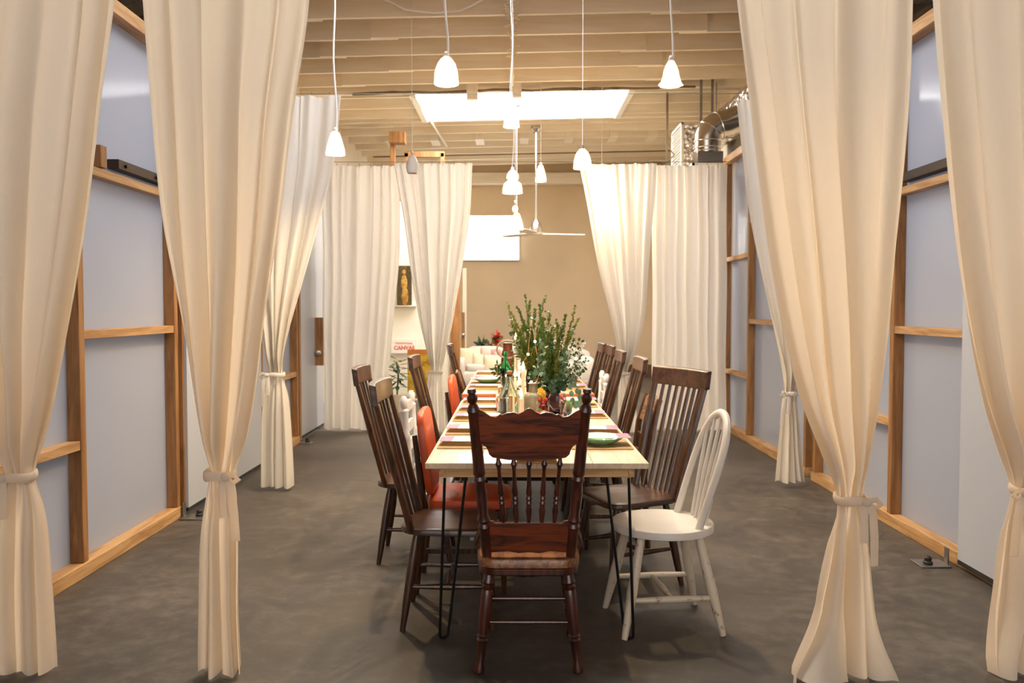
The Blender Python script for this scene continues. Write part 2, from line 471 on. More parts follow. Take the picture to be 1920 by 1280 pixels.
SL = 0.02                      # roof rises gently to the right
JB = 4.22                      # underside of the joists at x = 0
tilt = Matrix.Rotation(-math.atan(SL), 3, 'Y')
def roof(x, dz=0): return JB + SL * x + dz
ce = MB()
ce.box((0.1, 3.2, roof(0.1, 0.27)), (6.6, 16.2, 0.05), tilt)
ce.box((0.1, 15.3, roof(0.1, 0.27)), (6.6, 5.0, 0.05), tilt)
ce.box((-2.28, 12.05, roof(-2.28, 0.27)), (1.85, 1.6, 0.05), tilt)
ce.box((2.45, 12.05, roof(2.45, 0.27)), (1.9, 1.6, 0.05), tilt)
ceil = ce.build('ceiling', M_deck, smooth=0); struct(ceil)
y = 0.46
js = []
while y < 17.4:
    js.append(y); y += 0.61
for y in js:
    if 11.25 < y < 12.9:
        MB().box((-2.15, y, roof(-2.15, 0.12)), (1.55, 0.045, 0.24), tilt).build('joist', M_joist, ceil, smooth=0)
        MB().box((2.35, y, roof(2.35, 0.12)), (1.7, 0.045, 0.24), tilt).build('joist', M_joist, ceil, smooth=0)
    else:
        xs = -1.55 + 0.35 * math.sin(y * 5.1); xe = 1.7 + 0.3 * math.sin(y * 3.7)
        for xa, xb, dy in ((-3.0, xs, 0.0), (xs - 0.28, xe, -0.046), (xe - 0.28, 3.2, 0.0)):
            MB().box(((xa + xb) / 2, y + dy, roof((xa + xb) / 2, 0.12)), (xb - xa, 0.045, 0.24), tilt).build('joist', M_joist, ceil, smooth=0)
for y, tk in ((11.24, 0.1), (12.93, 0.09)):
    MB().box((0.1, y, roof(0.1, 0.12)), (6.2, tk, 0.25), tilt).build('header_beam', M_joist, ceil, smooth=0)
for x in (-2.1, -1.35, -0.6, 0.15, 0.9, 1.65, 2.3):
    MB().box((x, 14.55, roof(x, 0.05)), (0.14, 0.5, 0.12), tilt).build('blocking', M_joist, ceil, smooth=0)
MB().box((-0.55, 11.0, roof(-.55, -0.0)), (0.14, 0.1, 0.32), tilt).build('blocking', M_joist, ceil, smooth=0)
MB().box((0.02, 11.0, roof(0.02, -0.0)), (0.12, 0.1, 0.28), tilt).build('blocking', M_joist, ceil, smooth=0)

# main skylight : window_1
sk = MB().box((0.08, 12.08, roof(0.08, 0.05)), (2.78, 1.56, 0.02), tilt).build('window_1', M_sky, smooth=0); struct(sk)
for x in (-1.35, 1.52):
    MB().box((x, 12.08, roof(x, 0.09)), (0.08, 1.6, 0.24), tilt).build('window_frame', M_white, sk, smooth=0)
# unseen glowing panel added above the table to light the middle curtains : window_2
table_fill = MB().box((0.0, 5.35, roof(0, -0.01)), (2.6, 1.3, 0.02), tilt).build('window_2', M_table_fill, smooth=0); struct(table_fill)
# glass block window
gx0, gx1, gz0, gz1 = -1.52, 0.08, 2.37, 3.29
wn = MB().span((gx0, 17.52, gz0), (gx1, 17.58, gz1)).build('window_3', M_white, smooth=0); struct(wn)
g = MB()
nb = 8
for i in range(nb):
    for j in range(4):
        cx = gx0 + (i + .5) * (gx1 - gx0) / nb; cz = gz0 + 0.03 + (j + .5) * (gz1 - gz0 - .06) / 4
        g.box((cx, 17.515, cz), ((gx1 - gx0) / nb - 0.006, 0.03, 0.208))
g.build('glass_blocks', M_winb, wn, bevel=0.004)

# back wall, side walls, wall behind the camera
wb = MB().span((-3.2, 17.6, 0), (3.4, 17.75, 4.6)).build('wall_back', M_plaster, smooth=0); struct(wb)
bb = MB().span((-2.8, 17.57, 0), (3.0, 17.6, 0.23)).span((-2.8, 17.55, 0.2), (3.0, 17.6, 0.235)).build('baseboard_back', M_base, smooth=0); struct(bb)
MB().span((-2.8, 17.3, 3.9), (3.0, 17.6, 4.12)).build('ledger_beam', M_joist, ceil, smooth=0)
struct(MB().span((-2.95, 9.95, 0), (-2.8, 17.6, 4.4)).build('wall_left_rear', M_cream, smooth=0))
struct(MB().span((3.0, 9.95, 0), (3.15, 17.6, 4.5)).build('wall_right_rear', M_cream, smooth=0))
struct(MB().span((-7, -5.15, 0), (7, -5, 4.6)).build('wall_front', M_cream, smooth=0))
for sx, nm in ((-1, 'left'), (1, 'right')):
    o = MB().span((sx * 6.8, -5, 0), (sx * 6.95, 10.1, 4.5)).build('wall_%s_outer' % nm, M_cream, smooth=0); struct(o)
    o = MB().span((sx * 2.9, 9.95, 0), (sx * 6.8, 10.1, 4.5)).build('wall_%s_end' % nm, M_cream, smooth=0); struct(o)
    # dark lower roof of the side rooms, and the dark boarded drop between the roofs
    o = MB().span((sx * 2.95, -5, 3.72), (sx * 6.8, 9.95, 3.8)).build('ceiling_%s' % nm, M_darkwood, smooth=0); struct(o)
    o2 = MB().span((sx * 2.95, -5, 3.5), (sx * 3.05, 9.95, 4.6)).build('trim_%s' % nm, M_darkwood, smooth=0); struct(o2)
    for y in [0.4 + 0.8 * k for k in range(12)]:
        MB().span((sx * 2.5, y, 3.52), (sx * 6.8, y + 0.06, 3.7)).build('rafter', M_darkwood, o, smooth=0)
    # skylights of the side rooms
    o = MB().span((sx * 3.7, 0.6, 3.40), (sx * 5.6, 9.3, 3.42)).build('window_%d' % (4 if sx < 0 else 5), M_skyb, smooth=0); struct(o)

# glowing panel added behind the photographer to light the near curtain fronts : front_fill_panel
front_fill = MB().span((-2.9, -2.62, 0.5), (2.9, -2.6, 3.5)).build('door_6', M_front_fill, smooth=0); struct(front_fill)
for k in range(6):
    MB().span((-2.9 + 5.8 * k / 5 - 0.03, -2.6, 0.0), (-2.9 + 5.8 * k / 5 + 0.03, -2.55, 3.55)).build('door_mullion', M_steel, front_fill, smooth=0)
struct(MB().span((-2.95, -2.75, 3.5), (2.95, -2.63, 4.6)).span((-2.95, -2.75, 0), (2.95, -2.63, 0.5)).build('wall_front_door', M_cream, smooth=0))  # boards above and below the added fill panel

# partition walls : wood frame with white sheets
def partition(name, X, sx, y0, y1, posts, rails, hz=3.04):
    root = bpy.data.objects.new(name, None); C.objects.link(root); struct(root)
    MB().span((X, y0, 0.02), (X + sx * 0.018, y1, hz)).build('sheet', M_poly, root, smooth=0)
    d = -sx * 0.07
    for y, a, b in posts:
        MB().span((X, y - 0.028, a), (X + d, y + 0.028, b)).build('post', M_frame, root, bevel=0.003)
    for ya, yb, z in rails:
        MB().span((X, ya, z - 0.024), (X + d * 0.95, yb, z + 0.024)).build('rail', M_rail, root, bevel=0.003)
    MB().span((X, y0, 0), (X + d * 1.1, y1, 0.075)).build('sill', M_rail, root, bevel=0.004)
    MB().span((X, y0, hz), (X + d * 1.2, y1, hz + 0.08)).build('top_plate', M_rail, root, bevel=0.004)
    return root
XL, XR = -2.31, 2.48
pl = partition('wall_left', XL, -1, -2.5, 5.66,
    [(2.3, .075, 3.04), (3.4, 0.075, 2.1), (4.40, 0.075, 2.1), (5.63, 0.075, 3.04)],
    [(2.3, 4.37, 0.69), (4.43, 5.6, 1.26), (-1.5, 5.6, 2.13), (-1.5, 2.3, 1.25)])
pl2 = partition('wall_left.001', XL, -1, 7.5, 8.8,
    [(7.53, .075, 3.04), (8.76, 0.075, 3.04)], [(7.56, 8.73, 0.72), (7.56, 8.73, 1.9)])
pr = partition('wall_right', XR, 1, -2.5, 6.9,
    [(2.3, .075, 2.1), (3.9, 0.075, 3.04), (5.47, 0.075, 3.04), (6.86, 0.075, 3.04)],
    [(3.93, 5.44, 1.26), (5.5, 6.83, 0.66), (-1.5, 6.83, 2.13), (-1.5, 3.87, 0.69)])
pr2 = partition('wall_right.001', XR, 1, 7.05, 9.9,
    [(7.08, .075, 3.04), (8.86, 0.075, 3.04), (9.86, 0.075, 3.04)],
    [(7.1, 8.83, 1.26), (8.89, 9.83, 0.68), (8.89, 9.83, 1.95), (7.1, 8.83, 2.3)])

# sliding door leaves (white sheets on rollers)
def slide_door(name, X, sx, y0, y1, post_y, z0=0.03):
    root = bpy.data.objects.new(name, None); C.objects.link(root); struct(root)
    MB().span((X, y0, z0 + 0.02), (X + sx * 0.02, y1, 2.95)).build('door_panel', M_door, root, smooth=0)
    MB().span((X + sx * 0.0, y0, z0 - 0.005), (X + sx * 0.03, y1, z0 + 0.02)).build('door_seal', M_blackrub, root, smooth=0)
    for y in (y0, y1):
        MB().span((X + sx * 0.02, y - 0.02, z0), (X + sx * 0.075, y + 0.02, 2.95)).build('door_stile', M_frame, root, bevel=0.002)
    return root
slide_door('door_1', XL + 0.10, -1, 5.72, 7.4, 5.72)
slide_door('door_2', XR - 0.10, 1, 2.4, 4.55, 4.55)
slide_door('door_3', XL + 0.06, -1, 8.86, 10.0, 8.9)
# white hinged door at the rear right, its edge towards us
d4 = MB().span((2.36, 9.9, 0.02), (2.42, 9.95, 3.02)).build('door_4', M_white, bevel=0.003); struct(d4)
for z in (0.5, 1.6, 2.6):
    MB().span((2.405, 9.885, z), (2.425, 9.9, z + 0.12)).build('hinge', M_steel, d4)

# wooden corner posts beside the door gap
for n_, (X, y) in enumerate(((XL, 5.74), (XL, 8.86))):
    MB().span((X, y - 0.035, 0.02), (X + 0.075, y + 0.03, 3.04)).build('door_post', M_frame, pl if n_ == 0 else pl2, bevel=0.003)

def floor_guide(x, y, rz, label):
    t = thing('door_guide', label, 'door hardware', (x, y, 0), rz, 'floor guides of the sliding doors')
    MB().span((-0.03, -0.09, 0.001), (0.13, 0.05, 0.009)).build('plate', M_steel, t, bevel=0.002)
    MB().span((-0.03, -0.02, 0), (-0.022, 0.02, 0.10)).build('bracket', M_steel, t, bevel=0.001)
    MB().lathe((0.075, 0.0, 0.009), [(0.0, 0), (0.024, 0), (0.026, 0.012), (0.018, 0.018), (0.02, 0.035), (0.012, 0.045), (0, 0.045)], 16).build('roller', M_blackrub, t)
floor_guide(XL + 0.12, 5.66, 0, 'black roller on a steel plate at the foot of the left wall post')
floor_guide(XR - 0.16, 4.6, PI, 'black roller on a steel plate at the corner of the right white door')
floor_guide(XL + 0.08, 8.8, 0, 'small dark door roller on the floor beside the white door behind the left white curtain')

def track(X, sx, y0, y1, label):
    t = thing('door_track', label, 'track', (X, y0, 2.15), 0, 'sliding door tracks')
    MB().span((-sx * 0.002, 0, 0.035), (-sx * 0.07, y1 - y0, 0.09)).build('track_bar', M_bracket, t, bevel=0.003)
    MB().span((0, -0.22, 0.01), (-sx * 0.075, -0.15, 0.13)).build('stop_block', M_frame, t, bevel=0.004)
    for k in (0.08, 0.5):
        MB().tube([(-sx * 0.07, k, 0.06), (-sx * 0.082, k, 0.06)], 0.010, 8).build('bolt', M_black, t)
track(XL, -1, 4.85, 5.6, 'dark steel track bar on the wooden rail of the left wall')
track(XR, 1, 4.25, 5.4, 'dark steel track bar on the wooden rail of the right wall')

# wooden lock plate with knob on the far left door
t = thing('lock_plate', 'orange wooden lock board with a round knob beside the far left white door', 'door lock', at(597, 640, 9.6))
MB().box((0, 0, 0), (0.11, 0.04, 0.54)).build('board', M_frame, t, bevel=0.004)
MB().sphere((0.01, -0.05, -0.12), 0.032, 12, 8).build('knob', M_chrome, t)

# white display partition far left with wood end frame
t = bpy.data.objects.new('wall_display', None); C.objects.link(t); struct(t)
MB().span((-2.8, 12.9, 0), (-0.98, 12.98, 3.0)).build('panel', M_white, t, smooth=0)
MB().span((-0.98, 12.86, 0), (-0.84, 13.02, 3.0)).build('end_post', M_frame, t, bevel=0.004)
for x in (-1.66, -1.12):
    MB().span((x, 12.88, 3.0), (x + 0.055, 12.98, 3.72)).build('upper_post', M_frame, t, bevel=0.003)
MB().span((-1.66, 12.88, 3.66), (-1.06, 12.98, 3.74)).build('upper_rail', M_frame, t, bevel=0.003)
MB().span((-1.85, 12.7, 3.0), (-1.78, 12.78, 4.0)).build('upper_post', M_frame, t, bevel=0.003)
MB().span((-1.85, 12.6, 3.82), (-1.62, 12.8, 3.98)).build('upper_block', M_frame, t, bevel=0.003)
# sliding wooden door edge near the sofa
t = bpy.data.objects.new('door_5', None); C.objects.link(t); struct(t)
MB().span((-0.93, 15.1, 0), (-0.86, 15.18, 2.1)).build('stile', M_cream, t, smooth=0)
MB().span((-0.94, 14.9, 0.4), (-0.885, 14.96, 1.32)).build('lock_board', M_frame, t, bevel=0.004)
MB().sphere((-0.905, 14.86, 0.93), 0.035, 12, 8).build('knob', M_chrome, t)

# ================================================================== CURTAINS
def interp(tab, z):
    """tab sorted by falling z: (z, a, b); smooth interpolation"""
    if z >= tab[0][0]: return tab[0][1], tab[0][2]
    if z <= tab[-1][0]: return tab[-1][1], tab[-1][2]
    for i in range(len(tab) - 1):
        if tab[i][0] >= z >= tab[i + 1][0]:
            z0, z1 = tab[i][0], tab[i + 1][0]
            u = (z0 - z) / (z0 - z1)
            res = []
            for c in (1, 2):
                p0 = tab[max(i - 1, 0)]; p1 = tab[i]; p2 = tab[i + 1]; p3 = tab[min(i + 2, len(tab) - 1)]
                h = z1 - z0
                m1 = (p2[c] - p0[c]) / (p2[0] - p0[0]) if p2[0] != p0[0] else 0
                m2 = (p3[c] - p1[c]) / (p3[0] - p1[0]) if p3[0] != p1[0] else 0
                hh = (2 * u**3 - 3 * u**2 + 1, u**3 - 2 * u**2 + u, -2 * u**3 + 3 * u**2, u**3 - u**2)
                res.append(hh[0] * p1[c] + hh[1] * h * m1 + hh[2] * p2[c] + hh[3] * h * m2)
            return res

def curtain(label, Y, rows, folds, seed, m, tie=None, amp=0.03, hem=0.012, bottomamp=0.05, group='white muslin curtains', knot=1, top=2.99, puddle=0):
    rnd = random.Random(seed)
    tab = []
    for py, xl, xr in rows:
        a = at(xl, py, Y); b = at(xr, py, Y)
        tab.append((a.z, a.x, b.x))
    tab[0] = (top, tab[0][1], tab[0][2])
    zt = at(960, tie, Y).z if tie else None
    zb = max(hem, 0.006)
    root = thing('curtain', label, 'curtain', ((tab[0][1] + tab[0][2]) / 2, Y, 0), 0, group)
    ox = root.location.x
    NU = folds * 22; NV = 150
    # irregular fold spacing
    ws = [0.55 + rnd.random() * 0.9 for _ in range(folds)]
    tot = sum(ws); cum = [0]
    for q in ws: cum.append(cum[-1] + q / tot)
    ams = [0.6 + 0.7 * rnd.random() for _ in range(folds + 1)]
    ph = [rnd.random() * 6.28 for _ in range(6)]
    W0 = tab[0][2] - tab[0][1]
    n2 = max(3, int(folds * 0.7))
    vs = []; uvs = []
    for j in range(NV + 1):
        z = top + (zb - top) * j / NV
        xl, xr = interp(tab, z)
        wd = max(xr - xl, 0.05)
        g = min(1.0, wd / W0)                    # 1 wide .. 0 gathered
        tz = 0
        if zt:
            dt = abs(z - zt)
            pinch = math.exp(-(dt / 0.10) ** 2)
            gather = max(0, 1 - g)
            A = amp * (0.62 + 1.7 * gather) * (1 - 0.45 * pinch)
            if z < zt: A = bottomamp * min(1, 0.45 + (zt - z) / 0.5)
        else:
            A = amp * (0.8 + 0.5 * (top - z) / top)
        near_top = max(0, 1 - (top - z) / 0.12)
        for i in range(NU + 1):
            s = i / NU
            k = min(folds - 1, int(s * folds)); fr = s * folds - k
            uu = cum[k] + (cum[k + 1] - cum[k]) * fr
            am = ams[k] * (1 - fr) + ams[k + 1] * fr
            wa = (math.sin(2 * PI * folds * s + ph[0]) + 0.75 * math.sin(2 * PI * folds * 0.63 * s + ph[1] + 0.25 * z) + 0.45 * math.sin(2 * PI * folds * 1.57 * s + ph[2])) / 1.7
            wb_ = (math.sin(2 * PI * n2 * s + ph[3]) + 0.6 * math.sin(2 * PI * n2 * 1.61 * s + ph[4])) / 1.4
            blow = 0.0 if not zt else min(1.0, max(0.0, (zt - z + 0.12) / 0.3))
            sh = wa * (1 - blow) + wb_ * blow
            yy = A * (0.8 + 0.35 * am) * math.copysign(abs(sh) ** 0.85, sh)
            # heading pleats
            yy += 0.012 * math.sin(2 * PI * folds * 2.3 * s + ph[5]) * math.exp(-(top - z) / 0.5)
            # rolled side hems, slow waviness of the fabric
            ed = math.exp(-(s / 0.07) ** 2) + math.exp(-((1 - s) / 0.07) ** 2)
            yy -= 0.03 * ed * (1 - blow)
            yy += 0.02 * math.sin(2.2 * uu * PI + ph[1] + 1.1 * z) * g
            xx = xl + wd * uu
            over = 0.30 * wd / folds * math.cos(2 * PI * folds * s + ph[0] + 0.5) * (0.35 + 0.65 * (1 - g)) * (1 - blow)
            over += 0.22 * wd / n2 * math.cos(2 * PI * n2 * s + ph[3] + 0.5) * blow
            xx += over * min(1, 6 * s, 6 * (1 - s))
            xx += 0.005 * math.sin(4 * z + ph[3] + 6 * uu)
            if zt:
                # bundle becomes round: push centre outwards
                bulge = (1 - g) * 0.035 * math.sin(PI * uu)
                yy -= bulge * (1 if i % 1 == 0 else 1)
            zz = z
            if j == NV: zz = z + 0.008 * math.sin(2 * PI * s * folds * 0.5 + ph[4])
            if puddle and z < 0.25:
                q = (0.25 - z) / 0.25
                yy += -puddle * q * q * (0.6 + 0.5 * math.sin(7 * uu + ph[5]))
                xx += 0.03 * q * math.sin(9 * uu + ph[4])
            if j == 0: zz = z + 0.010 * abs(math.sin(PI * s * folds))
            vs.append((xx - ox, yy, max(zz, 0.004)))
            uvs.append((uu * 1.4, z / 3.0))
    fs = []
    for j in range(NV):
        for i in range(NU):
            a = j * (NU + 1) + i
            fs.append((a, a + 1, a + NU + 2, a + NU + 1))
    me = bpy.data.meshes.new('fabric')
    me.from_pydata(vs, [], fs)
    uvl = me.uv_layers.new(name='UVMap')
    for lp in me.loops: uvl.data[lp.index].uv = uvs[lp.vertex_index]
    me.update(); me.shade_smooth(); me.materials.append(m)
    o = bpy.data.objects.new('fabric', me); C.objects.link(o); o.parent = root
    # hooks on the wire
    hk = 7
    for i in range(hk):
        x = -W0 / 2 + W0 * (i + 0.3) / hk
        MB().tube([(x, 0, top - 0.02), (x + 0.004, 0.004, top + 0.02), (x, 0, top + 0.035), (x - 0.006, -0.004, top + 0.022)], 0.0022, 6).build('hook', M_steel, root)
    if zt:
        xl, xr = interp(tab, zt)
        cx = (xl + xr) / 2 - ox; rx = (xr - xl) / 2 + 0.006; ry = amp * 1.5 + 0.008
        ring = []
        for k in range(25):
            t = 2 * PI * k / 24
            ring.append((cx + rx * math.cos(t), -0.02 + ry * math.sin(t), zt + 0.004 * math.sin(3 * t)))
        tb = MB().tube(ring, 0.018, 8, flat=(0.35, 1.0), up=(1, 0, 0.0))
        # knot and hanging tails
        kx = cx + knot * rx * 0.75; ky = -0.02 - ry * 0.9
        tb.sphere((kx, ky - 0.004, zt), 0.020, 10, 8, (1, 0.7, 0.9))
        tb.tube([(kx, ky, zt), (kx + knot * 0.022, ky - 0.012, zt - 0.04), (kx + knot * 0.03, ky - 0.008, zt - 0.13), (kx + knot * 0.034, ky, zt - 0.24)], 0.016, 8, flat=(1, 0.25), up=(1, 0, 0))
        tb.tube([(kx, ky, zt), (kx - knot * 0.012, ky - 0.014, zt - 0.04), (kx - knot * 0.008, ky - 0.012, zt - 0.15)], 0.015, 8, flat=(1, 0.25), up=(1, 0, 0))
        tb.tube([(kx, ky, zt), (kx + knot * 0.03, ky - 0.02, zt + 0.014), (kx + knot * 0.05, ky - 0.012, zt - 0.006), (kx + knot * 0.028, ky - 0.008, zt - 0.022), (kx, ky, zt)], 0.012, 8, flat=(0.3, 1), up=(0, 1, 0))
        tb.build('tieback', m, root)
    return root

YF = 3.22
curtain('cream muslin curtain tied in the middle, inner one of the near left pair', YF,
    [(-206, 262, 588), (0, 268, 581), (200, 282, 553), (400, 303, 528), (600, 338, 493), (750, 362, 470), (850, 383, 450), (885, 392, 440), (930, 387, 446), (1000, 380, 452), (1150, 379, 454), (1262, 378, 459)],
    5, 11, M_muslin, tie=887, amp=0.036, bottomamp=0.045, knot=1)
curtain('cream muslin curtain cut by the left edge of the picture, tied low', YF,
    [(-206, -178, 250), (0, -170, 230), (200, -160, 198), (400, -130, 168), (600, -90, 134), (750, -35, 103), (850, 8, 74), (887, 22, 66), (950, 6, 82), (1100, -4, 92), (1255, -5, 102)],
    5, 12, M_muslin, tie=890, amp=0.036, bottomamp=0.045, knot=-1)
curtain('cream muslin curtain of the near right pair, flaring and puddling on the floor', YF,
    [(-206, 1360, 1712), (0, 1378, 1705), (200, 1402, 1698), (400, 1432, 1686), (600, 1470, 1668), (750, 1507, 1645), (870, 1552, 1620), (932, 1566, 1612), (1000, 1556, 1620), (1100, 1536, 1630), (1180, 1520, 1642), (1250, 1483, 1662)],
    5, 13, M_muslin, tie=932, amp=0.036, bottomamp=0.055, knot=1, puddle=0.09)
curtain('cream muslin curtain cut by the right edge of the picture, its hem curling out', YF + 0.02,
    [(-206, 1733, 2130), (0, 1742, 2120), (200, 1757, 2110), (400, 1781, 2080), (600, 1815, 2040), (750, 1850, 1990), (860, 1885, 1950), (915, 1896, 1936), (1000, 1882, 1955), (1150, 1864, 1978), (1235, 1848, 1985)],
    5, 14, M_muslin, tie=915, amp=0.036, bottomamp=0.055, knot=-1, puddle=0.06)
curtain('bright white curtain tied with a small bow, behind the near left curtains', 6.5,
    [(190, 405, 641), (300, 412, 630), (400, 427, 605), (500, 452, 577), (600, 482, 550), (660, 497, 537), (700, 503, 533), (740, 496, 540), (800, 491, 544), (918, 488, 549)],
    6, 21, M_muslinw, tie=702, amp=0.035, bottomamp=0.04, knot=-1, hem=0.03)
curtain('bright white curtain tied with a small bow, behind the near right curtains', 6.62,
    [(187, 1379, 1550), (300, 1389, 1548), (400, 1401, 1545), (500, 1421, 1535), (600, 1444, 1520), (680, 1462, 1500), (735, 1468, 1491), (780, 1462, 1495), (850, 1456, 1501), (910, 1451, 1508)],
    6, 22, M_muslinw, tie=737, amp=0.035, bottomamp=0.04, knot=-1, hem=0.05)
curtain('white curtain hanging straight to the floor at the rear left', 9.68,
    [(317, 604, 752), (500, 605, 748), (640, 606, 735), (700, 607, 728), (808, 608, 716)], 7, 31, M_muslinw, amp=0.03, hem=0.02)
curtain('white curtain tied in the middle at the rear left beside the painting', 9.52,
    [(317, 740, 887), (400, 755, 881), (500, 769, 867), (600, 787, 850), (660, 800, 836), (697, 808, 829), (740, 803, 833), (806, 799, 838)], 7, 32, M_muslinw, tie=697, amp=0.035, bottomamp=0.035, knot=-1)
curtain('white curtain tied in the middle at the rear right behind the tall chairs', 9.55,
    [(318, 1084, 1229), (400, 1103, 1223), (500, 1122, 1215), (600, 1145, 1205), (650, 1156, 1193), (698, 1161, 1176), (740, 1160, 1188), (806, 1158, 1200)], 7, 33, M_muslinw, tie=700, amp=0.035, bottomamp=0.035, knot=1)
curtain('white curtain hanging straight to the floor at the rear right below the ducts', 9.66,
    [(318, 1222, 1360), (805, 1222, 1360)], 7, 34, M_muslinw, amp=0.03, hem=0.02)
# wires the curtains hang from
for nm, Y, z in (('near', YF, 3.02), ('middle', 6.55, 3.02), ('rear', 9.58, 3.02)):
    pts = [(XL + (XR - XL) * k / 12, Y, z + 0.004 - 0.02 * math.sin(PI * k / 12)*0) for k in range(13)]
    tag(MB().tube(pts, 0.003, 6).build('curtain_wire', M_steel), 'thin steel wire across the hall carrying the %s curtains' % nm, 'wire')

# ================================================================== CHAIRS
def seat_outline(wf, wb, d, rr=0.07, n=6, bow=0.02):
    """seat outline, front at +x; wf/wb half widths front/back"""
    pts = []
    cs = [(d / 2, wf, 0), (-d / 2, wb, 1)]
    def corner(cx, cy, a0, a1, r):
        for k in range(n + 1):
            a = a0 + (a1 - a0) * k / n
            pts.append((cx + r * math.cos(a), cy + r * math.sin(a)))
    corner(d / 2 - rr, wf - rr, 0 + 0.0, PI / 2, rr)
    corner(-d / 2 + rr * 1.4, wb - rr * 1.4, PI / 2, PI, rr * 1.4)
    corner(-d / 2 + rr * 1.4, -wb + rr * 1.4, PI, 1.5 * PI, rr * 1.4)
    corner(d / 2 - rr, -wf + rr, 1.5 * PI, 2 * PI, rr)
    return pts
def seat_mesh(outline, z0, z1, dish=0.0):
    mb = MB(); n = len(outline)
    rings = [(1.0, z0 + 0.008), (1.0, z1 - 0.008), (0.985, z1 - 0.002), (0.95, z1), (0.7, z1 - dish * 0.6), (0.35, z1 - dish), (0.02, z1 - dish)]
    vs = []
    bot = [(0.02, z0), (0.9, z0)]
    seq = bot + rings
    for s_, z in seq:
        vs += [(x * s_, y * s_, z) for x, y in outline]
    fs = []
    for i in range(len(seq) - 1):
        for k in range(n):
            fs.append((i * n + k, i * n + (k + 1) % n, (i + 1) * n + (k + 1) % n, (i + 1) * n + k))
    fs.append(tuple(range(n))); fs.append(tuple((len(seq) - 1) * n + k for k in range(n)))
    return mb.add(vs, fs)

def make_windsor(label):
    t = thing('windsor_chair', label, 'chair', group='tall slat back dining chairs')
    seat_mesh(seat_outline(0.215, 0.2, 0.42, 0.08), 0.412, 0.445, 0.008).build('seat', M_windsor_seat, t)
    # crest rail, slightly curved
    n = 10; outl = []
    def cx(y): return -0.30 - 0.028 * (1 - (y / 0.235) ** 2)
    mb = MB(); vs = []
    for k in range(n + 1):
        y = -0.235 + 0.47 * k / n
        x = cx(y)
        vs += [(x - 0.014, y, 0.98), (x + 0.014, y, 0.975), (x + 0.004, y, 1.068), (x - 0.026, y, 1.073)]
    fs = [(0, 1, 2, 3), (n * 4, n * 4 + 3, n * 4 + 2, n * 4 + 1)]
    for k in range(n):
        for q in range(4):
            fs.append((k * 4 + q, (k + 1) * 4 + q, (k + 1) * 4 + (q + 1) % 4, k * 4 + (q + 1) % 4))
    mb.add(vs, fs).build('crest_rail', M_windsor_seat, t, bevel=0.005)
    for s in (-1, 1):
        MB().tube([(-0.155, s * 0.178, 0.43), (-0.235, s * 0.197, 0.75), (-0.297, s * 0.212, 0.985)], [0.022, 0.02, 0.018], 8, flat=(1.2, 0.75), up=(0, 1, 0)).build('stile', M_windsor, t)
    for k in range(7):
        f = (k - 3) / 4.0
        yb = 0.178 * f; yt = 0.208 * f
        xb = -0.155 - 0.035 * (1 - f * f)
        MB().tube([(xb, yb, 0.43), ((xb + cx(yt)) / 2 + 0.0, (yb + yt) / 2, 0.7), (cx(yt), yt, 0.985)], [0.0085, 0.011, 0.0085], 8, flat=(1.25, 0.8), up=(0, 1, 0)).build('spindle', M_windsor, t)
    lg = {}
    for sx in (-1, 1):
        for sy in (-1, 1):
            a = Vector((sx * 0.135, sy * 0.13, 0.418)); b = Vector((sx * 0.195, sy * 0.185, 0.0))
            lg[(sx, sy)] = (a, b)
            MB().turned(a, b, [(0, 0.014), (0.12, 0.018), (0.4, 0.021), (0.75, 0.017), (1, 0.012)], 12).build('leg', M_windsor, t)
    for sy in (-1, 1):
        a = lg[(-1, sy)][0].lerp(lg[(-1, sy)][1], 0.56); b = lg[(1, sy)][0].lerp(lg[(1, sy)][1], 0.56)
        MB().turned(a, b, [(0, 0.008), (0.25, 0.011), (0.5, 0.015), (0.75, 0.011), (1, 0.008)], 10).build('stretcher', M_windsor, t)
    a = Vector((0, -0.158, 0.184)); b = Vector((0, 0.158, 0.184))
    MB().turned(a, b, [(0, 0.008), (0.3, 0.012), (0.5, 0.018), (0.7, 0.012), (1, 0.008)], 10).build('stretcher', M_windsor, t)
    return t

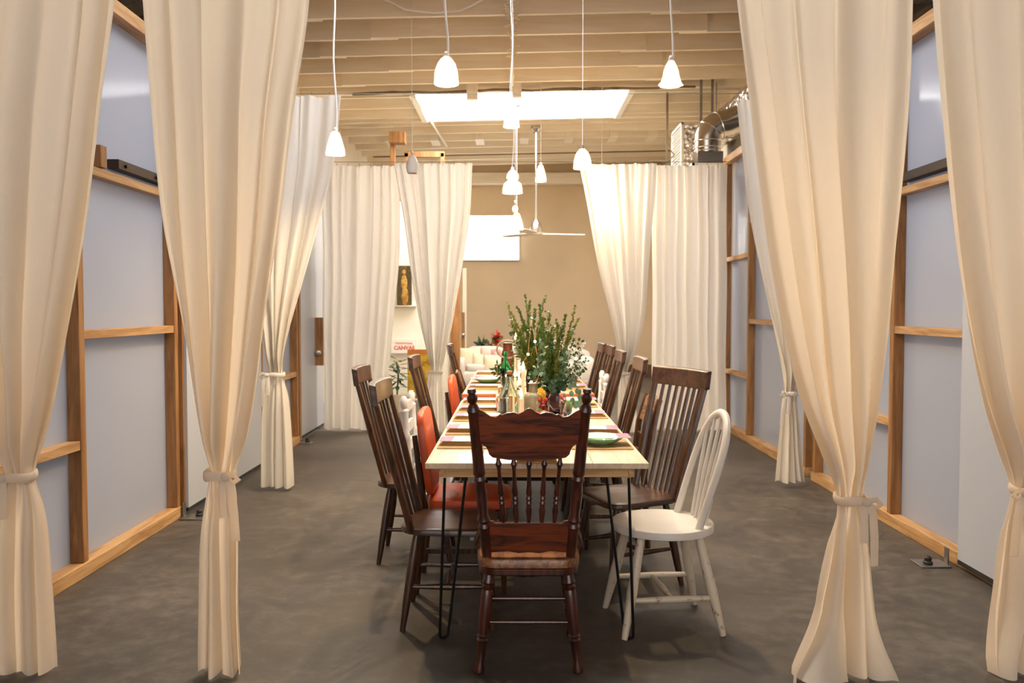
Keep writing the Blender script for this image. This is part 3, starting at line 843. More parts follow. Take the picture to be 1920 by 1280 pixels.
def make_hoop(label):
    t = thing('hoop_back_chair', label, 'chair')
    o = [(0.225 * math.cos(a) - 0.0, 0.225 * math.sin(a)) for a in [2 * PI * k / 40 for k in range(40)]]
    seat_mesh(o, 0.415, 0.455, 0.006).build('seat', M_whitewood, t)
    pts = []
    for k in range(29):
        a = PI * k / 28
        y = 0.185 * math.cos(a); h = math.sin(a)
        # sides straighter near the seat
        zz = 0.455 + 0.475 * (h ** 0.62)
        wy = (0.15 + 0.045 * math.sin(PI * min(1, h * 1.0)) ) * math.cos(a) / max(abs(math.cos(a)) , 1e-6) if False else y * (0.86 + 0.28 * h)
        pts.append((-0.115 - 0.155 * (zz - 0.455) / 0.475 , wy, zz))
    pts[0] = (-0.115, pts[0][1], 0.45); pts[-1] = (-0.115, pts[-1][1], 0.45)
    MB().tube(pts, 0.0165, 10, flat=(1.0, 1.15)).build('back_hoop', M_whitewood, t)
    for k in range(5):
        f = (k - 2) / 2.7
        yb = 0.12 * f; yt = 0.165 * f
        # find hoop height at yt
        best = min(pts[3:-3], key=lambda p: abs(p[1] - yt))
        MB().turned((-0.165, yb, 0.45), (best[0], best[1], best[2]), [(0, 0.009), (0.45, 0.0115), (1, 0.007)], 8).build('spindle', M_whitewood, t)
    lg = {}
    for sx in (-1, 1):
        for sy in (-1, 1):
            a = Vector((sx * 0.125, sy * 0.12, 0.42)); b = Vector((sx * 0.215, sy * 0.195, 0.0))
            lg[(sx, sy)] = (a, b)
            MB().turned(a, b, [(0, 0.017), (0.2, 0.020), (0.55, 0.023), (0.8, 0.018), (1, 0.013)], 14).build('leg', M_wleg, t)
    for sy in (-1, 1):
        a = lg[(-1, sy)][0].lerp(lg[(-1, sy)][1], 0.63); b = lg[(1, sy)][0].lerp(lg[(1, sy)][1], 0.63)
        MB().turned(a, b, [(0, 0.010), (0.5, 0.015), (1, 0.010)], 10).build('stretcher', M_wleg, t)
    MB().turned((0, -0.165, 0.155), (0, 0.165, 0.155), [(0, 0.009), (0.5, 0.015), (1, 0.009)], 10).build('stretcher', M_wleg, t)
    return t
def worn():
    m, t, b, out = nt('white_paint_worn_to_wood')
    L = t.links.new
    tc = t.nodes.new('ShaderNodeTexCoord')
    n = t.nodes.new('ShaderNodeTexNoise'); n.inputs['Scale'].default_value = 26; n.inputs['Detail'].default_value = 7; n.inputs['Roughness'].default_value = 0.7
    L(tc.outputs['Object'], n.inputs['Vector'])
    r = t.nodes.new('ShaderNodeValToRGB')
    e = r.color_ramp.elements
    e[0].position = 0.34; e[0].color = (0.22, 0.10, 0.04, 1); e[1].position = 0.42; e[1].color = (0.66, 0.57, 0.44, 1)
    L(n.outputs['Fac'], r.inputs[0]); L(r.outputs[0], b.inputs['Base Color'])
    b.inputs['Roughness'].default_value = 0.45
    return m
M_wleg = worn()
M_whitewood = M_whitewood

def make_ladder(label):
    t = thing('ladder_back_chair', label, 'chair', group='white turned ladder back chairs')
    seat_mesh(seat_outline(0.2, 0.17, 0.38, 0.05), 0.42, 0.45).build('seat', M_whitechair, t)
    prof = [(0, 0.013), (0.1, 0.018), (0.45, 0.018), (0.5, 0.021), (0.53, 0.016), (0.56, 0.021), (0.62, 0.019), (0.7, 0.02), (0.72, 0.024), (0.74, 0.017), (0.86, 0.02), (0.9, 0.024), (0.915, 0.016), (0.93, 0.022), (0.975, 0.024), (1.0, 0.012)]
    for s in (-1, 1):
        MB().turned((-0.17, s * 0.165, 0), (-0.24, s * 0.185, 0.87), prof, 14).build('rear_post', M_whitechair, t)
        MB().turned((0.17, s * 0.18, 0), (0.165, s * 0.175, 0.42), [(0, 0.012), (0.2, 0.018), (0.6, 0.02), (0.65, 0.024), (0.7, 0.018), (1, 0.02)], 12).build('leg', M_whitechair, t)
        MB().turned((-0.18, s * 0.17, 0.2), (0.17, s * 0.18, 0.2), [(0, 0.009), (0.5, 0.013), (1, 0.009)], 8).build('stretcher', M_whitechair, t)
    for z in (0.56, 0.67, 0.79):
        x = -0.17 - 0.07 * z / 0.87
        out = [(-0.175, z - 0.03), (0.175, z - 0.03), (0.175, z + 0.02), (0.08, z + 0.038), (0, z + 0.042), (-0.08, z + 0.038), (-0.175, z + 0.02)]
        MB().prism(out, 0.014, lambda a, b, q, x=x: Vector((x - 0.007 + q, a, b))).build('slat', M_whitechair, t, bevel=0.003)
    MB().turned((0.17, -0.18, 0.28), (0.17, 0.18, 0.28), [(0, 0.009), (0.5, 0.014), (1, 0.009)], 8).build('stretcher', M_whitechair, t)
    return t

def padded(mb, c, d, n=8, p=4.0):
    """superellipsoid cushion"""
    c = Vector(c); vs = []; seg = 24; rings = 14
    def sp(v, e): return math.copysign(abs(v) ** e, v)
    for i in range(rings + 1):
        ph = -PI / 2 + PI * i / rings
        for k in range(seg):
            th = 2 * PI * k / seg
            e = 2 / p
            vs.append(c + Vector((d[0] / 2 * sp(math.cos(ph), e) * sp(math.cos(th), e), d[1] / 2 * sp(math.cos(ph), e) * sp(math.sin(th), e), d[2] / 2 * sp(math.sin(ph), e))))
    fs = [(i * seg + k, i * seg + (k + 1) % seg, (i + 1) * seg + (k + 1) % seg, (i + 1) * seg + k) for i in range(rings) for k in range(seg)]
    return mb.add(vs, fs)

def make_orange(label):
    t = thing('upholstered_chair', label, 'chair', group='orange upholstered chairs')
    padded(MB(), (0.01, 0, 0.445), (0.42, 0.42, 0.07), p=5).build('seat_cushion', M_orange, t)
    mb = MB(); padded(mb, (0, 0, 0), (0.05, 0.40, 0.42), p=5)
    o = mb.build('back_cushion', M_orange, t); o.location = (-0.205, 0, 0.685); o.rotation_euler = (0, R(-7), 0)
    for s in (-1, 1):
        MB().tube([(-0.25, s * 0.17, 0), (-0.21, s * 0.17, 0.42), (-0.255, s * 0.17, 0.78)], [0.014, 0.02, 0.013], 8, flat=(1, 1)).build('rear_leg', M_windsor, t)
        MB().tube([(0.18, s * 0.17, 0), (0.175, s * 0.17, 0.415)], [0.013, 0.02], 8).build('leg', M_windsor, t)
        MB().span((-0.2, s * 0.17 - 0.01, 0.2), (0.17, s * 0.17 + 0.01, 0.225)).build('stretcher', M_windsor, t, bevel=0.003)
    MB().span((-0.2, -0.18, 0.37), (0.19, 0.18, 0.412)).build('seat_frame', M_windsor, t, bevel=0.004)
    return t

def carved():
    m, t, b, out = nt('carved_dark_wood')
    L = t.links.new
    tc = t.nodes.new('ShaderNodeTexCoord')
    v = t.nodes.new('ShaderNodeTexVoronoi'); v.inputs['Scale'].default_value = 42
    L(tc.outputs['Object'], v.inputs['Vector'])
    r = t.nodes.new('ShaderNodeValToRGB'); r.color_ramp.elements[0].color = (0.02, 0.01, 0.005, 1); r.color_ramp.elements[1].color = (0.22, 0.11, 0.05, 1); r.color_ramp.elements[1].position = 0.6
    L(v.outputs['Distance'], r.inputs[0]); L(r.outputs[0], b.inputs['Base Color'])
    bp = t.nodes.new('ShaderNodeBump'); bp.inputs['Strength'].default_value = 0.9; bp.inputs['Distance'].default_value = 0.01
    L(v.outputs['Distance'], bp.inputs['Height']); L(bp.outputs[0], b.inputs['Normal'])
    b.inputs['Roughness'].default_value = 0.4
    return m
M_carved = carved()

def make_carved(label):
    t = thing('carved_chair', label, 'chair', group='dark carved low back chairs')
    seat_mesh(seat_outline(0.2, 0.17, 0.38, 0.04), 0.42, 0.455).build('seat', M_windsor_seat, t)
    for s in (-1, 1):
        MB().tube([(-0.2, s * 0.165, 0), (-0.175, s * 0.165, 0.42), (-0.21, s * 0.172, 0.7), (-0.262, s * 0.178, 0.87)], [0.016, 0.02, 0.019, 0.017], 8, flat=(1, 1.2)).build('rear_leg', M_windsor, t)
        MB().tube([(0.16, s * 0.17, 0), (0.16, s * 0.17, 0.42)], [0.014, 0.02], 8).build('leg', M_windsor, t)
        MB().span((-0.18, s * 0.17 - 0.009, 0.18), (0.16, s * 0.17 + 0.009, 0.205)).build('stretcher', M_windsor, t, bevel=0.003)
    def fr(z0, z1):
        def f(a, b, q):
            x = -0.21 - 0.052 * (b - 0.7) / 0.17
            return Vector((x - 0.008 + q, a, b))
        return f
    MB().prism([(-0.165, 0.72), (0.165, 0.72), (0.17, 0.86), (0.1, 0.875), (0, 0.885), (-0.1, 0.875), (-0.17, 0.86)], 0.016, fr(0, 0)).build('crest_panel', M_carved, t, bevel=0.003)
    MB().prism([(-0.16, 0.615), (0.16, 0.615), (0.162, 0.645), (-0.162, 0.645)], 0.014, lambda a, b, q: Vector((-0.208 + q, a, b))).build('slat', M_windsor_seat, t, bevel=0.003)
    MB().span((-0.195, -0.16, 0.5), (-0.178, 0.16, 0.55)).build('slat', M_windsor_seat, t, bevel=0.003)
    return t

def make_pressback(label, loc, rz):
    t = thing('pressed_back_chair', label, 'chair', loc, rz)
    seat_mesh(seat_outline(0.215, 0.195, 0.42, 0.05), 0.41, 0.452, 0.006).build('seat', M_oak_seat, t)
    MB().prism(seat_outline(0.21, 0.19, 0.41, 0.05), 0.03, lambda a, b, q: Vector((a, b, 0.385 + q))).build('seat_rim', M_oak_v, t, bevel=0.006)
    pp = [(0, 0.016), (0.06, 0.02), (0.18, 0.021), (0.2, 0.025), (0.22, 0.019), (0.24, 0.025), (0.27, 0.019), (0.4, 0.022), (0.46, 0.018), (0.48, 0.024), (0.5, 0.019), (0.515, 0.024), (0.54, 0.022), (0.86, 0.021), (0.875, 0.025), (0.89, 0.022), (0.905, 0.018), (0.915, 0.012), (0.93, 0.019), (0.95, 0.021), (0.97, 0.012), (0.98, 0.017), (1.0, 0.015)]
    tops = {}
    for s in (-1, 1):
        a = Vector((-0.165, s * 0.158, 0.44)); b = Vector((-0.285, s * 0.212, 1.105))
        tops[s] = (a, b)
        MB().turned(a, b, pp, 18).build('post', M_oak_v, t)
    def bx(z): return -0.165 - 0.12 * (z - 0.44) / 0.665
    def hw(z): return 0.158 + 0.054 * (z - 0.44) / 0.665
    # crest panel with scrolled top and notched lower corners
    top = [(1.0, 1.035), (0.85, 1.02), (0.72, 1.003), (0.62, 1.0), (0.54, 1.012), (0.5, 1.009), (0.42, 1.016), (0.3, 1.019), (0.2, 1.013), (0.12, 1.02), (0.06, 1.03), (0, 1.034)]
    bot = [(1.0, 0.862), (0.99, 0.882), (0.95, 0.894), (0.89, 0.896), (0.83, 0.888), (0.79, 0.872), (0.77, 0.858), (0.70, 0.846), (0.4, 0.838), (0, 0.834)]
    out = [(a * 0.197, b) for a, b in top] + [(-a * 0.197, b) for a, b in reversed(top[:-1])] + [(-a * 0.193, b) for a, b in bot] + [(a * 0.193, b) for a, b in reversed(bot[:-1])]
    MB().prism(out, 0.02, lambda a, b, q: Vector((bx(b) - 0.012 + q - 0.012 * (1 - (a / 0.2) ** 2), a, b))).build('crest_rail', M_oakx, t, bevel=0.003)
    low = [(0.152, 0.468), (0.155, 0.59), (0.148, 0.598), (0.135, 0.596), (0.125, 0.588), (0.09, 0.589), (-0.09, 0.589), (-0.125, 0.588), (-0.135, 0.596), (-0.148, 0.598), (-0.155, 0.59), (-0.152, 0.468), (-0.08, 0.474), (-0.04, 0.466), (0, 0.47), (0.04, 0.466), (0.08, 0.474)]
    MB().prism(low, 0.018, lambda a, b, q: Vector((bx(b) - 0.009 + q, a, b))).build('lower_rail', M_oakx, t, bevel=0.003)
    sp = [(0, 0.006), (0.08, 0.009), (0.2, 0.013), (0.28, 0.009), (0.31, 0.013), (0.35, 0.009), (0.38, 0.013), (0.42, 0.009), (0.46, 0.012), (0.6, 0.0085), (0.8, 0.0065), (0.86, 0.009), (0.9, 0.013), (0.94, 0.008), (1, 0.006)]
    for k in range(5):
        f = (k - 2)
        MB().turned((bx(0.585), f * 0.048, 0.585), (bx(0.845), f * 0.058, 0.845), sp, 12).build('spindle', M_oak_v, t)
    lp = [(0, 0.018), (0.1, 0.021), (0.13, 0.025), (0.15, 0.019), (0.17, 0.025), (0.2, 0.02), (0.24, 0.024), (0.5, 0.0225), (0.62, 0.019), (0.64, 0.024), (0.66, 0.018), (0.68, 0.023), (0.72, 0.018), (0.9, 0.014), (0.95, 0.021), (0.985, 0.02), (1, 0.012)]
    lg = {}
    for sx, tx, bxx in ((-1, -0.15, -0.175), (1, 0.155, 0.2)):
        for s in (-1, 1):
            a = Vector((tx, s * 0.15, 0.40)); b = Vector((bxx, s * 0.19, 0))
            lg[(sx, s)] = (a, b)
            MB().turned(a, b, lp, 16).build('leg', M_oak_v, t)
    for z in (0.285, 0.195):
        f = 1 - z / 0.40
        a = lg[(-1, -1)][0].lerp(lg[(-1, -1)][1], f); b = lg[(-1, 1)][0].lerp(lg[(-1, 1)][1], f)
        MB().turned(a, b, [(0, 0.006), (0.5, 0.009), (1, 0.006)], 10).build('stretcher', M_oak_v, t)
    for s in (-1, 1):
        for f in (0.4, 0.62):
            MB().turned(lg[(-1, s)][0].lerp(lg[(-1, s)][1], f), lg[(1, s)][0].lerp(lg[(1, s)][1], f), [(0, 0.006), (0.5, 0.009), (1, 0.006)], 10).build('stretcher', M_oak_v, t)
    MB().turned(lg[(1, -1)][0].lerp(lg[(1, -1)][1], .3), lg[(1, 1)][0].lerp(lg[(1, 1)][1], .3), [(0, 0.007), (0.3, 0.010), (0.45, 0.016), (0.5, 0.012), (0.55, 0.016), (0.7, 0.010), (1, 0.007)], 10).build('stretcher', M_oak_v, t)
    for s in (-1, 1):   # bent hip braces between seat and back
        MB().tube([(-0.03, s * 0.2, 0.448), (-0.08, s * 0.205, 0.475), (-0.13, s * 0.197, 0.515), (-0.185, s * 0.18, 0.56)], 0.011, 8, flat=(1.4, 0.8)).build('hip_brace', M_oak_v, t)
    return t
M_oakx = wood('red_oak_panel', (0.022, 0.004, 0.0015), (0.20, 0.036, 0.006), 'Y', 1.3, 0.3, 0.35, 0.9)

make_pressback('carved red oak chair with five spindles, its back to us at the table end', (0.052, 3.395, 0), PI / 2)

W = make_windsor('tall dark slat back chair nearest us on the left of the table')
W.location = (-0.295, 3.84, 0)
dup(W, (-0.555, 4.80, 0), R(1), 'tall dark slat back chair pulled back furthest left from the table')
dup(W, (-0.385, 5.88, 0), 0, 'tall dark slat back chair in front of the orange framed picture')
dup(W, (-0.27, 7.75, 0), R(2), 'tall dark slat back chair on the left, in front of the white sofa')
dup(W, (0.575, 4.36, 0), R(180 + 24), 'tall dark slat back chair turned towards us, behind the worn white chair', scale=(1.05, 1.05, 1.01))
dup(W, (0.52, 5.66, 0), R(180), 'tall dark slat back chair alone before the right rear tied curtain')
dup(W, (0.505, 6.60, 0), R(180), 'tall dark slat back chair nearest us in the rear right cluster of three')
dup(W, (0.53, 7.50, 0), R(180), 'tall dark slat back chair, middle one of the rear right cluster of three')
dup(W, (0.50, 7.99, 0), R(180), 'tall dark slat back chair, farthest of the rear right cluster of three')
h = make_hoop('worn white hoop back chair with round seat at the right front corner of the table')
h.location = (0.655, 3.77, 0); h.rotation_euler = (0, 0, R(180 + 6))
L_ = make_ladder('white ladder back chair between the left tall dark chairs and the near orange one')
L_.location = (-0.43, 5.28, 0)
dup(L_, (0.5, 7.05, 0), R(180), 'white ladder back chair half hidden among the rear right dark chairs')
O_ = make_orange('orange upholstered chair with dark wooden legs, nearer of the two')
O_.location = (-0.235, 4.30, 0)
dup(O_, (-0.25, 6.42, 0), 0, 'orange upholstered chair farther back beside the left table edge')
K_ = make_carved('low dark chair with carved top panel behind the turned slat back chair')
K_.location = (0.565, 5.08, 0); K_.rotation_euler = (0, 0, R(183))
dup(K_, (-0.22, 7.1, 0), 0, 'low dark chair just before the sofa on the left of the far table')

# ================================================================== TABLES
def hairpin(t, x, y, sx, sy, H, name='hairpin_leg'):
    """two rods meeting in a U at the floor, leaning outwards"""
    a = (x - sx * 0.0, y + sy * 0.0, H); b = (x - sx * 0.085, y + sy * 0.085, H)
    bx_, by_ = x + sx * 0.018, y + sy * 0.0
    pts = [a]
    fx, fy = bx_ , by_
    pts += [(fx + sx * 0.004, fy, 0.05)]
    for k in range(7):
        q = PI * k / 6
        pts.append((fx - sx * (0.012 - 0.016 * math.cos(q)), fy + sy * (0.012 - 0.012 * math.cos(q)), 0.022 - 0.016 * math.sin(q)))
    pts += [(fx - sx * 0.032, fy + sy * 0.028, 0.05), b]
    MB().tube(pts, 0.0062, 8).build(name, M_black, t)
TZ = 0.76
t1 = thing('dining_table', 'long pine plank dining table with black hairpin legs, the nearer table', 'table', (0.09, 4.71, 0), 0)
x0, x1, y0, y1 = -0.462, 0.462, -1.215, 1.215
for k in range(4):
    xa = x0 + (x1 - x0) * k / 4
    MB().span((xa + 0.0006, y0, 0.737), (xa + (x1 - x0) / 4 - 0.0006, y1, TZ)).build('plank', wood('pine_planks', (0.56, 0.40, 0.24), (0.76, 0.62, 0.44), 'Y', 0.55, 0.33, 0.15, 1.2), t1, bevel=0.0012)
for (a, b) in (((-0.385, y0 + 0.06, 0.69), (0.385, y0 + 0.085, 0.7365)), ((-0.385, y1 - 0.085, 0.69), (0.385, y1 - 0.06, 0.7365))):
    MB().span(a, b).build('apron', M_apron, t1, bevel=0.002)
for s in (-1, 1):
    MB().span((s * 0.385, y0 + 0.06, 0.69), (s * 0.41, y1 - 0.06, 0.7365)).build('apron', wood('apron_side', (0.4, 0.2, 0.07), (0.66, 0.4, 0.16), 'Y', .8), t1, bevel=0.002)
for sx in (-1, 1):
    for sy, yy in ((1, y0 + 0.05), (-1, y1 - 0.05)):
        hairpin(t1, sx * 0.385 - (0 if sx > 0 else 0), yy, sx, sy, 0.69)
t2 = thing('dining_table', 'second dining table with a red stained edge, behind the nearer pine table', 'table', (0.09, 7.06, 0), 0)
Z2 = 0.80
for k in range(4):
    xa = -0.46 + 0.92 * k / 4
    MB().span((xa + 0.0006, -1.1, 0.775), (xa + 0.23 - 0.0006, 1.15, Z2)).build('plank', M_table2, t2, bevel=0.001)
MB().span((-0.465, -1.12, 0.765), (0.465, -1.10, Z2)).build('edge_board', M_redpine, t2, bevel=0.002)
for s in (-1, 1):
    MB().span((s * 0.36, -1.0, 0.71), (s * 0.385, 1.05, 0.775)).build('apron', M_windsor, t2, bevel=0.002)
    for yy in (-0.95, 1.0):
        MB().span((s * 0.38 - 0.03, yy - 0.03, 0), (s * 0.38 + 0.03, yy + 0.03, 0.775)).build('leg', M_black, t2, bevel=0.004)
MB().span((-0.36, -0.98, 0.16), (0.36, -0.94, 0.20)).build('brace', M_black, t2, bevel=0.003)
MB().span((-0.36, -0.98, 0.71), (0.36, -0.95, 0.775)).build('apron', M_black, t2, bevel=0.003)

# ---- place settings
ORD = ['first', 'second', 'third', 'fourth', 'fifth']
def menu_card(x, y, z, s, label, rz):
    """s = side: outer end of the card carries the pink band"""
    t = thing('menu_card', label, 'menu card', (x, y, z), rz, 'menu cards along the tables')
    MB().span((-0.13, -0.085, 0), (0.13, 0.055, 0.0015)).build('paper', M_card, t, smooth=0)
    MB().span((s * 0.13, -0.0845, 0.0015), (s * 0.07, 0.0545, 0.0021)).build('pink_band', M_pink, t, smooth=0)
    mb = MB()
    for k in range(6):
        yy = -0.036 + 0.0145 * k
        mb.span((-s * 0.11, yy, 0.0015), (s * (0.01 + 0.03 * ((k * 7) % 3) / 2), yy + 0.0025, 0.0019))
    mb.build('print_lines', M_ink, t, smooth=0)
def napkin(x, y, z, label, rz, mt=None):
    t = thing('folded_napkin', label, 'napkin', (x, y, z), rz, 'folded napkins along the tables')
    mb = MB()
    for k in range(3):
        mb.span((-0.125 + 0.004 * k, -0.085 + 0.003 * k, 0.0065 * k), (0.125 - 0.003 * k, 0.085 - 0.002 * k, 0.0065 * k + 0.0060))
    mb.build('folds', mt or M_napkin, t, bevel=0.0025)
def bowl(x, y, z, label, m, r=0.115, h=0.036):
    t = thing('scalloped_plate', label, 'plate', (x, y, z), 0, 'scalloped plates on the tables')
    prof = [(0.0, 0.004), (0.05, 0.0), (0.055, 0.003), (0.085, h * 0.4), (r, h - 0.003), (r, h), (0.083, h * 0.5), (0.05, 0.009), (0.0, 0.008)]
    MB().lathe((0, 0, 0), prof, 48, (12, lambda u: 0.003 if 0.35 < u < 0.75 else 0)).build('dish', m, t)
def mat_(x, y, z, label):
    o = MB().span((-0.14, -0.15, 0), (0.14, 0.15, 0.004)).build('placemat', M_kraft, bevel=0.001)
    o.location = (x, y, z); o.rotation_euler = (0, 0, R(random.uniform(-2, 2)))
    tag(o, label, 'placemat', 'kraft placemats along the tables')
left = [(4.00, TZ, 0), (4.42, TZ, 0), (4.93, TZ, 0), (5.34, TZ, 0), (5.77, TZ, 0), (6.38, Z2, 0), (6.78, Z2, 1), (7.22, Z2, 0), (7.72, Z2, 0)]
right = [(3.98, TZ, 1), (4.40, TZ, 0), (5.05, TZ, 0), (5.62, TZ, 1), (6.38, Z2, 0), (6.85, Z2, 0), (7.3, Z2, 0), (7.8, Z2, 0)]
NUM = ['nearest', 'second', 'third', 'fourth', 'fifth', 'sixth', 'seventh', 'eighth', 'farthest']
for side, rows, sg in (('left', left, -1), ('right', right, 1)):
    for k, (yy, z, gb) in enumerate(rows):
        x = 0.09 + sg * 0.305
        w_ = NUM[k] if k < len(rows) - 1 else 'farthest'
        mat_(x, yy, z + 0.0005, '%s kraft placemat on the %s side of the long tables' % (w_, side))
        rz = R(random.uniform(-4, 4))
        if gb:
            bowl(x, yy, z + 0.005, '%s green scalloped plate on the %s side of the tables' % ('near' if z == TZ and k == 0 else ('far' if side == 'right' else 'only'), side), M_jade)
            menu_card(x + sg * 0.01, yy + 0.01, z + 0.042, sg, '%s menu card on the %s side, lying on a green plate' % (w_, side), rz)
        else:
            napkin(x, yy, z + 0.005, '%s folded tan napkin on the %s side of the tables' % (w_, side), rz)
            menu_card(x + sg * 0.005, yy + 0.0, z + 0.0245, sg, '%s menu card on the %s side, lying on a tan napkin' % (w_, side), rz)
napkin(0.09, 3.61, TZ + 0.001, 'folded tan napkin at the head of the table behind the oak chair', R(90))

def tumbler(x, y, z, label, m=None, h=0.11, r=0.036):
    prof = [(0.0, 0.0), (r * 0.82, 0.0), (r * 0.86, 0.004), (r, h), (r - 0.0025, h), (r * 0.84, 0.01), (0, 0.009)]
    o = MB().lathe((0, 0, 0), prof, 24).build('drinking_glass', m or M_glass)
    o.location = (x, y, z); tag(o, label, 'glass', 'drinking glasses along the tables')
for k, (yy, z) in enumerate([(4.95, TZ), (5.2, TZ), (5.55, TZ), (5.85, TZ), (6.3, Z2), (6.7, Z2), (7.1, Z2)]):
    tumbler(-0.075 - 0.012 * (k % 2), yy + 0.05, z, '%s clear tumbler of the left row, inside the place settings' % NUM[k])
for k, (yy, z) in enumerate([(4.25, TZ), (4.75, TZ), (5.25, TZ), (6.4, Z2), (7.0, Z2)]):
    tumbler(0.275 + 0.012 * (k % 2), yy + 0.04, z, '%s clear tumbler of the right row, inside the place settings' % NUM[k])

# ---- centrepieces
def bottle(name, px, Y, z, prof, m, label, cat='bottle', extra=None):
    x = at(px, 700, Y).x
    t = thing(name, label, cat, (x, Y, z))
    MB().lathe((0, 0, 0), prof, 28).build('body', m, t)
    return t
b1 = bottle('glass_bottle', 955, 5.1, TZ, [(0, 0), (0.058, 0), (0.062, 0.006), (0.062, 0.10), (0.052, 0.135), (0.03, 0.17), (0.022, 0.2), (0.019, 0.235), (0.023, 0.24), (0.016, 0.24), (0.016, 0.2), (0.026, 0.168), (0.048, 0.13), (0.058, 0.1), (0.058, 0.008), (0, 0.006)], M_greenglass, 'tall aqua glass bottle with a cork, left of the candles')
MB().lathe((0, 0, 0), [(0, 0.228), (0.015, 0.228), (0.018, 0.262), (0, 0.265)], 16).build('cork', M_copper, b1)
b2 = bottle('green_bottle', 948, 6.6, Z2, [(0, 0), (0.04, 0), (0.042, 0.12), (0.03, 0.16), (0.014, 0.2), (0.013, 0.26), (0.017, 0.265), (0, 0.265)], M_bottlegreen, 'dark green glass bottle on the far table, left of the white candles')
j = bottle('stoneware_jug', 1000, 5.15, TZ, [(0, 0), (0.055, 0), (0.058, 0.02), (0.057, 0.1), (0.045, 0.122), (0.03, 0.13), (0.026, 0.175), (0.032, 0.185), (0.024, 0.187), (0, 0.18)], M_stone, 'grey stoneware jug with a loop handle among the candles', 'jug')
MB().tube([(0.05, -0.02, 0.105), (0.075, -0.03, 0.112), (0.088, -0.035, 0.09), (0.082, -0.033, 0.06), (0.054, -0.02, 0.05)], 0.006, 8).build('handle', M_black, j)
gv = bottle('round_vase', 1045, 5.12, TZ, [(0, 0), (0.034, 0), (0.036, 0.006), (0.016, 0.016), (0.03, 0.03), (0.052, 0.06), (0.056, 0.09), (0.046, 0.125), (0.043, 0.125), (0.053, 0.09), (0.049, 0.062), (0.028, 0.034), (0, 0.026)], M_purpleglass, 'round plum tinted glass vase under the eucalyptus', 'vase')
rg = bottle('small_glass_vase', 1018, 4.98, TZ, [(0, 0), (0.038, 0), (0.04, 0.1), (0.037, 0.1), (0.035, 0.006), (0, 0.006)], M_glass, 'small clear glass holding red blooms beside the jug', 'vase')
rf = thing('red_flower', 'red blooms with yellow sprigs standing in a small clear glass', 'flower', (rg.location.x, 4.98, TZ))
mb = MB()
rnd = random.Random(5)
for k in range(9):
    mb.sphere((rnd.uniform(-.018, .018), rnd.uniform(-.018, .018), rnd.uniform(0.055, 0.105)), 0.014, 8, 6)
mb.build('petals', M_red, rf)
mb = MB()
for k in range(26):
    a = rnd.uniform(0, 6.28); r_ = rnd.uniform(0.0, 0.028)
    mb.tube([(0.0, 0, 0.09), (r_ * math.cos(a) * .6, r_ * math.sin(a) * .6, 0.13), (r_ * math.cos(a) - 0.02, r_ * math.sin(a), rnd.uniform(0.14, 0.175))], [0.002, 0.002, 0.005], 5)
mb.build('sprigs', M_yellow, rf)
for k, (px, Y, q, l) in enumerate(((1006, 4.80, 0.030, 'left'), (1022, 4.82, 0.032, 'right'))):
    t = thing('apple', '%s of two small red apples in front of the red blooms' % l, 'apple', (at(px, 700, Y).x, Y, TZ), 0, 'red apples on the table')
    MB().lathe((0, 0, 0), [(0.0, 0.006), (0.012, 0.0), (0.024, 0.006), (q, q * 0.95), (q * 0.85, q * 1.55), (0.012, q * 1.75), (0.0, q * 1.6)], 20).build('fruit', M_apple, t)
    MB().tube([(0, 0, q * 1.6), (0.003, 0, q * 2.05)], 0.0015, 5).build('stem', M_stem, t)
yb = bottle('blue_cup', 1010, 6.2, Z2, [(0, 0), (0.035, 0), (0.05, 0.05), (0.047, 0.05), (0, 0.01)], M_bluec, 'pale blue cup behind the jug', 'cup')
br = bottle('brown_vase', 952, 7.3, Z2, [(0, 0), (0.05, 0), (0.06, 0.1), (0.055, 0.2), (0.04, 0.25), (0.04, 0.29), (0.046, 0.3), (0, 0.29)], M_terra, 'brown ceramic vase at the far end, before the sofa', 'vase')
tag(MB().tube([(br.location.x + 0.09 * math.cos(a), 7.2, Z2 + 0.25 + 0.075 * math.sin(a)) for a in [2 * PI * k / 24 for k in range(25)]], 0.008, 8).build('twig_wreath', M_stone), 'round twig wreath leaning on the brown ceramic vase', 'wreath')

def candle(px, Y, z, ztop, r, label, lit=True, holder='disc', power=1.2):
    x = at(px, 700, Y).x
    t = thing('taper_candle', label, 'candle', (x, Y, z), 0, 'lit candles down the middle of the tables')
    if holder == 'disc':
        MB().lathe((0, 0, 0), [(0, 0), (0.04, 0), (0.042, 0.006), (0.014, 0.01), (0.016, 0.03), (r * 0.9, 0.03), (0, 0.012)], 20).build('holder', M_cream_c, t)
    else:
        MB().lathe((0, 0, 0), [(0, 0), (0.03, 0), (0.032, 0.006), (0.007, 0.02), (0.006, holder - 0.03), (0.016, holder - 0.01), (0.016, holder + 0.015), (0, holder)], 20).build('holder', M_glass, t)
    hh = 0.012 if holder == 'disc' else holder
    MB().lathe((0, 0, 0), [(0, hh), (r, hh), (r * 0.9, ztop - z - 0.004), (r * 0.6, ztop - z), (0, ztop - z - 0.002)], 16).build('wax', M_wax, t)
    MB().tube([(0, 0, ztop - z - 0.003), (0.001, 0, ztop - z + 0.008)], 0.0012, 5).build('wick', M_black, t)
    MB().lathe((0, 0, ztop - z + 0.005), [(0, 0), (0.008, 0.007), (0.0105, 0.017), (0.0055, 0.034), (0, 0.052)], 12).build('flame', M_flame, t)
    ld = bpy.data.lights.new('candle_light', 'POINT'); ld.energy = power; ld.color = (1, 0.58, 0.22); ld.shadow_soft_size = 0.012
    lo = bpy.data.objects.new('candle_light', ld); C.objects.link(lo); lo.parent = t; lo.location = (0, 0, ztop - z + 0.03)
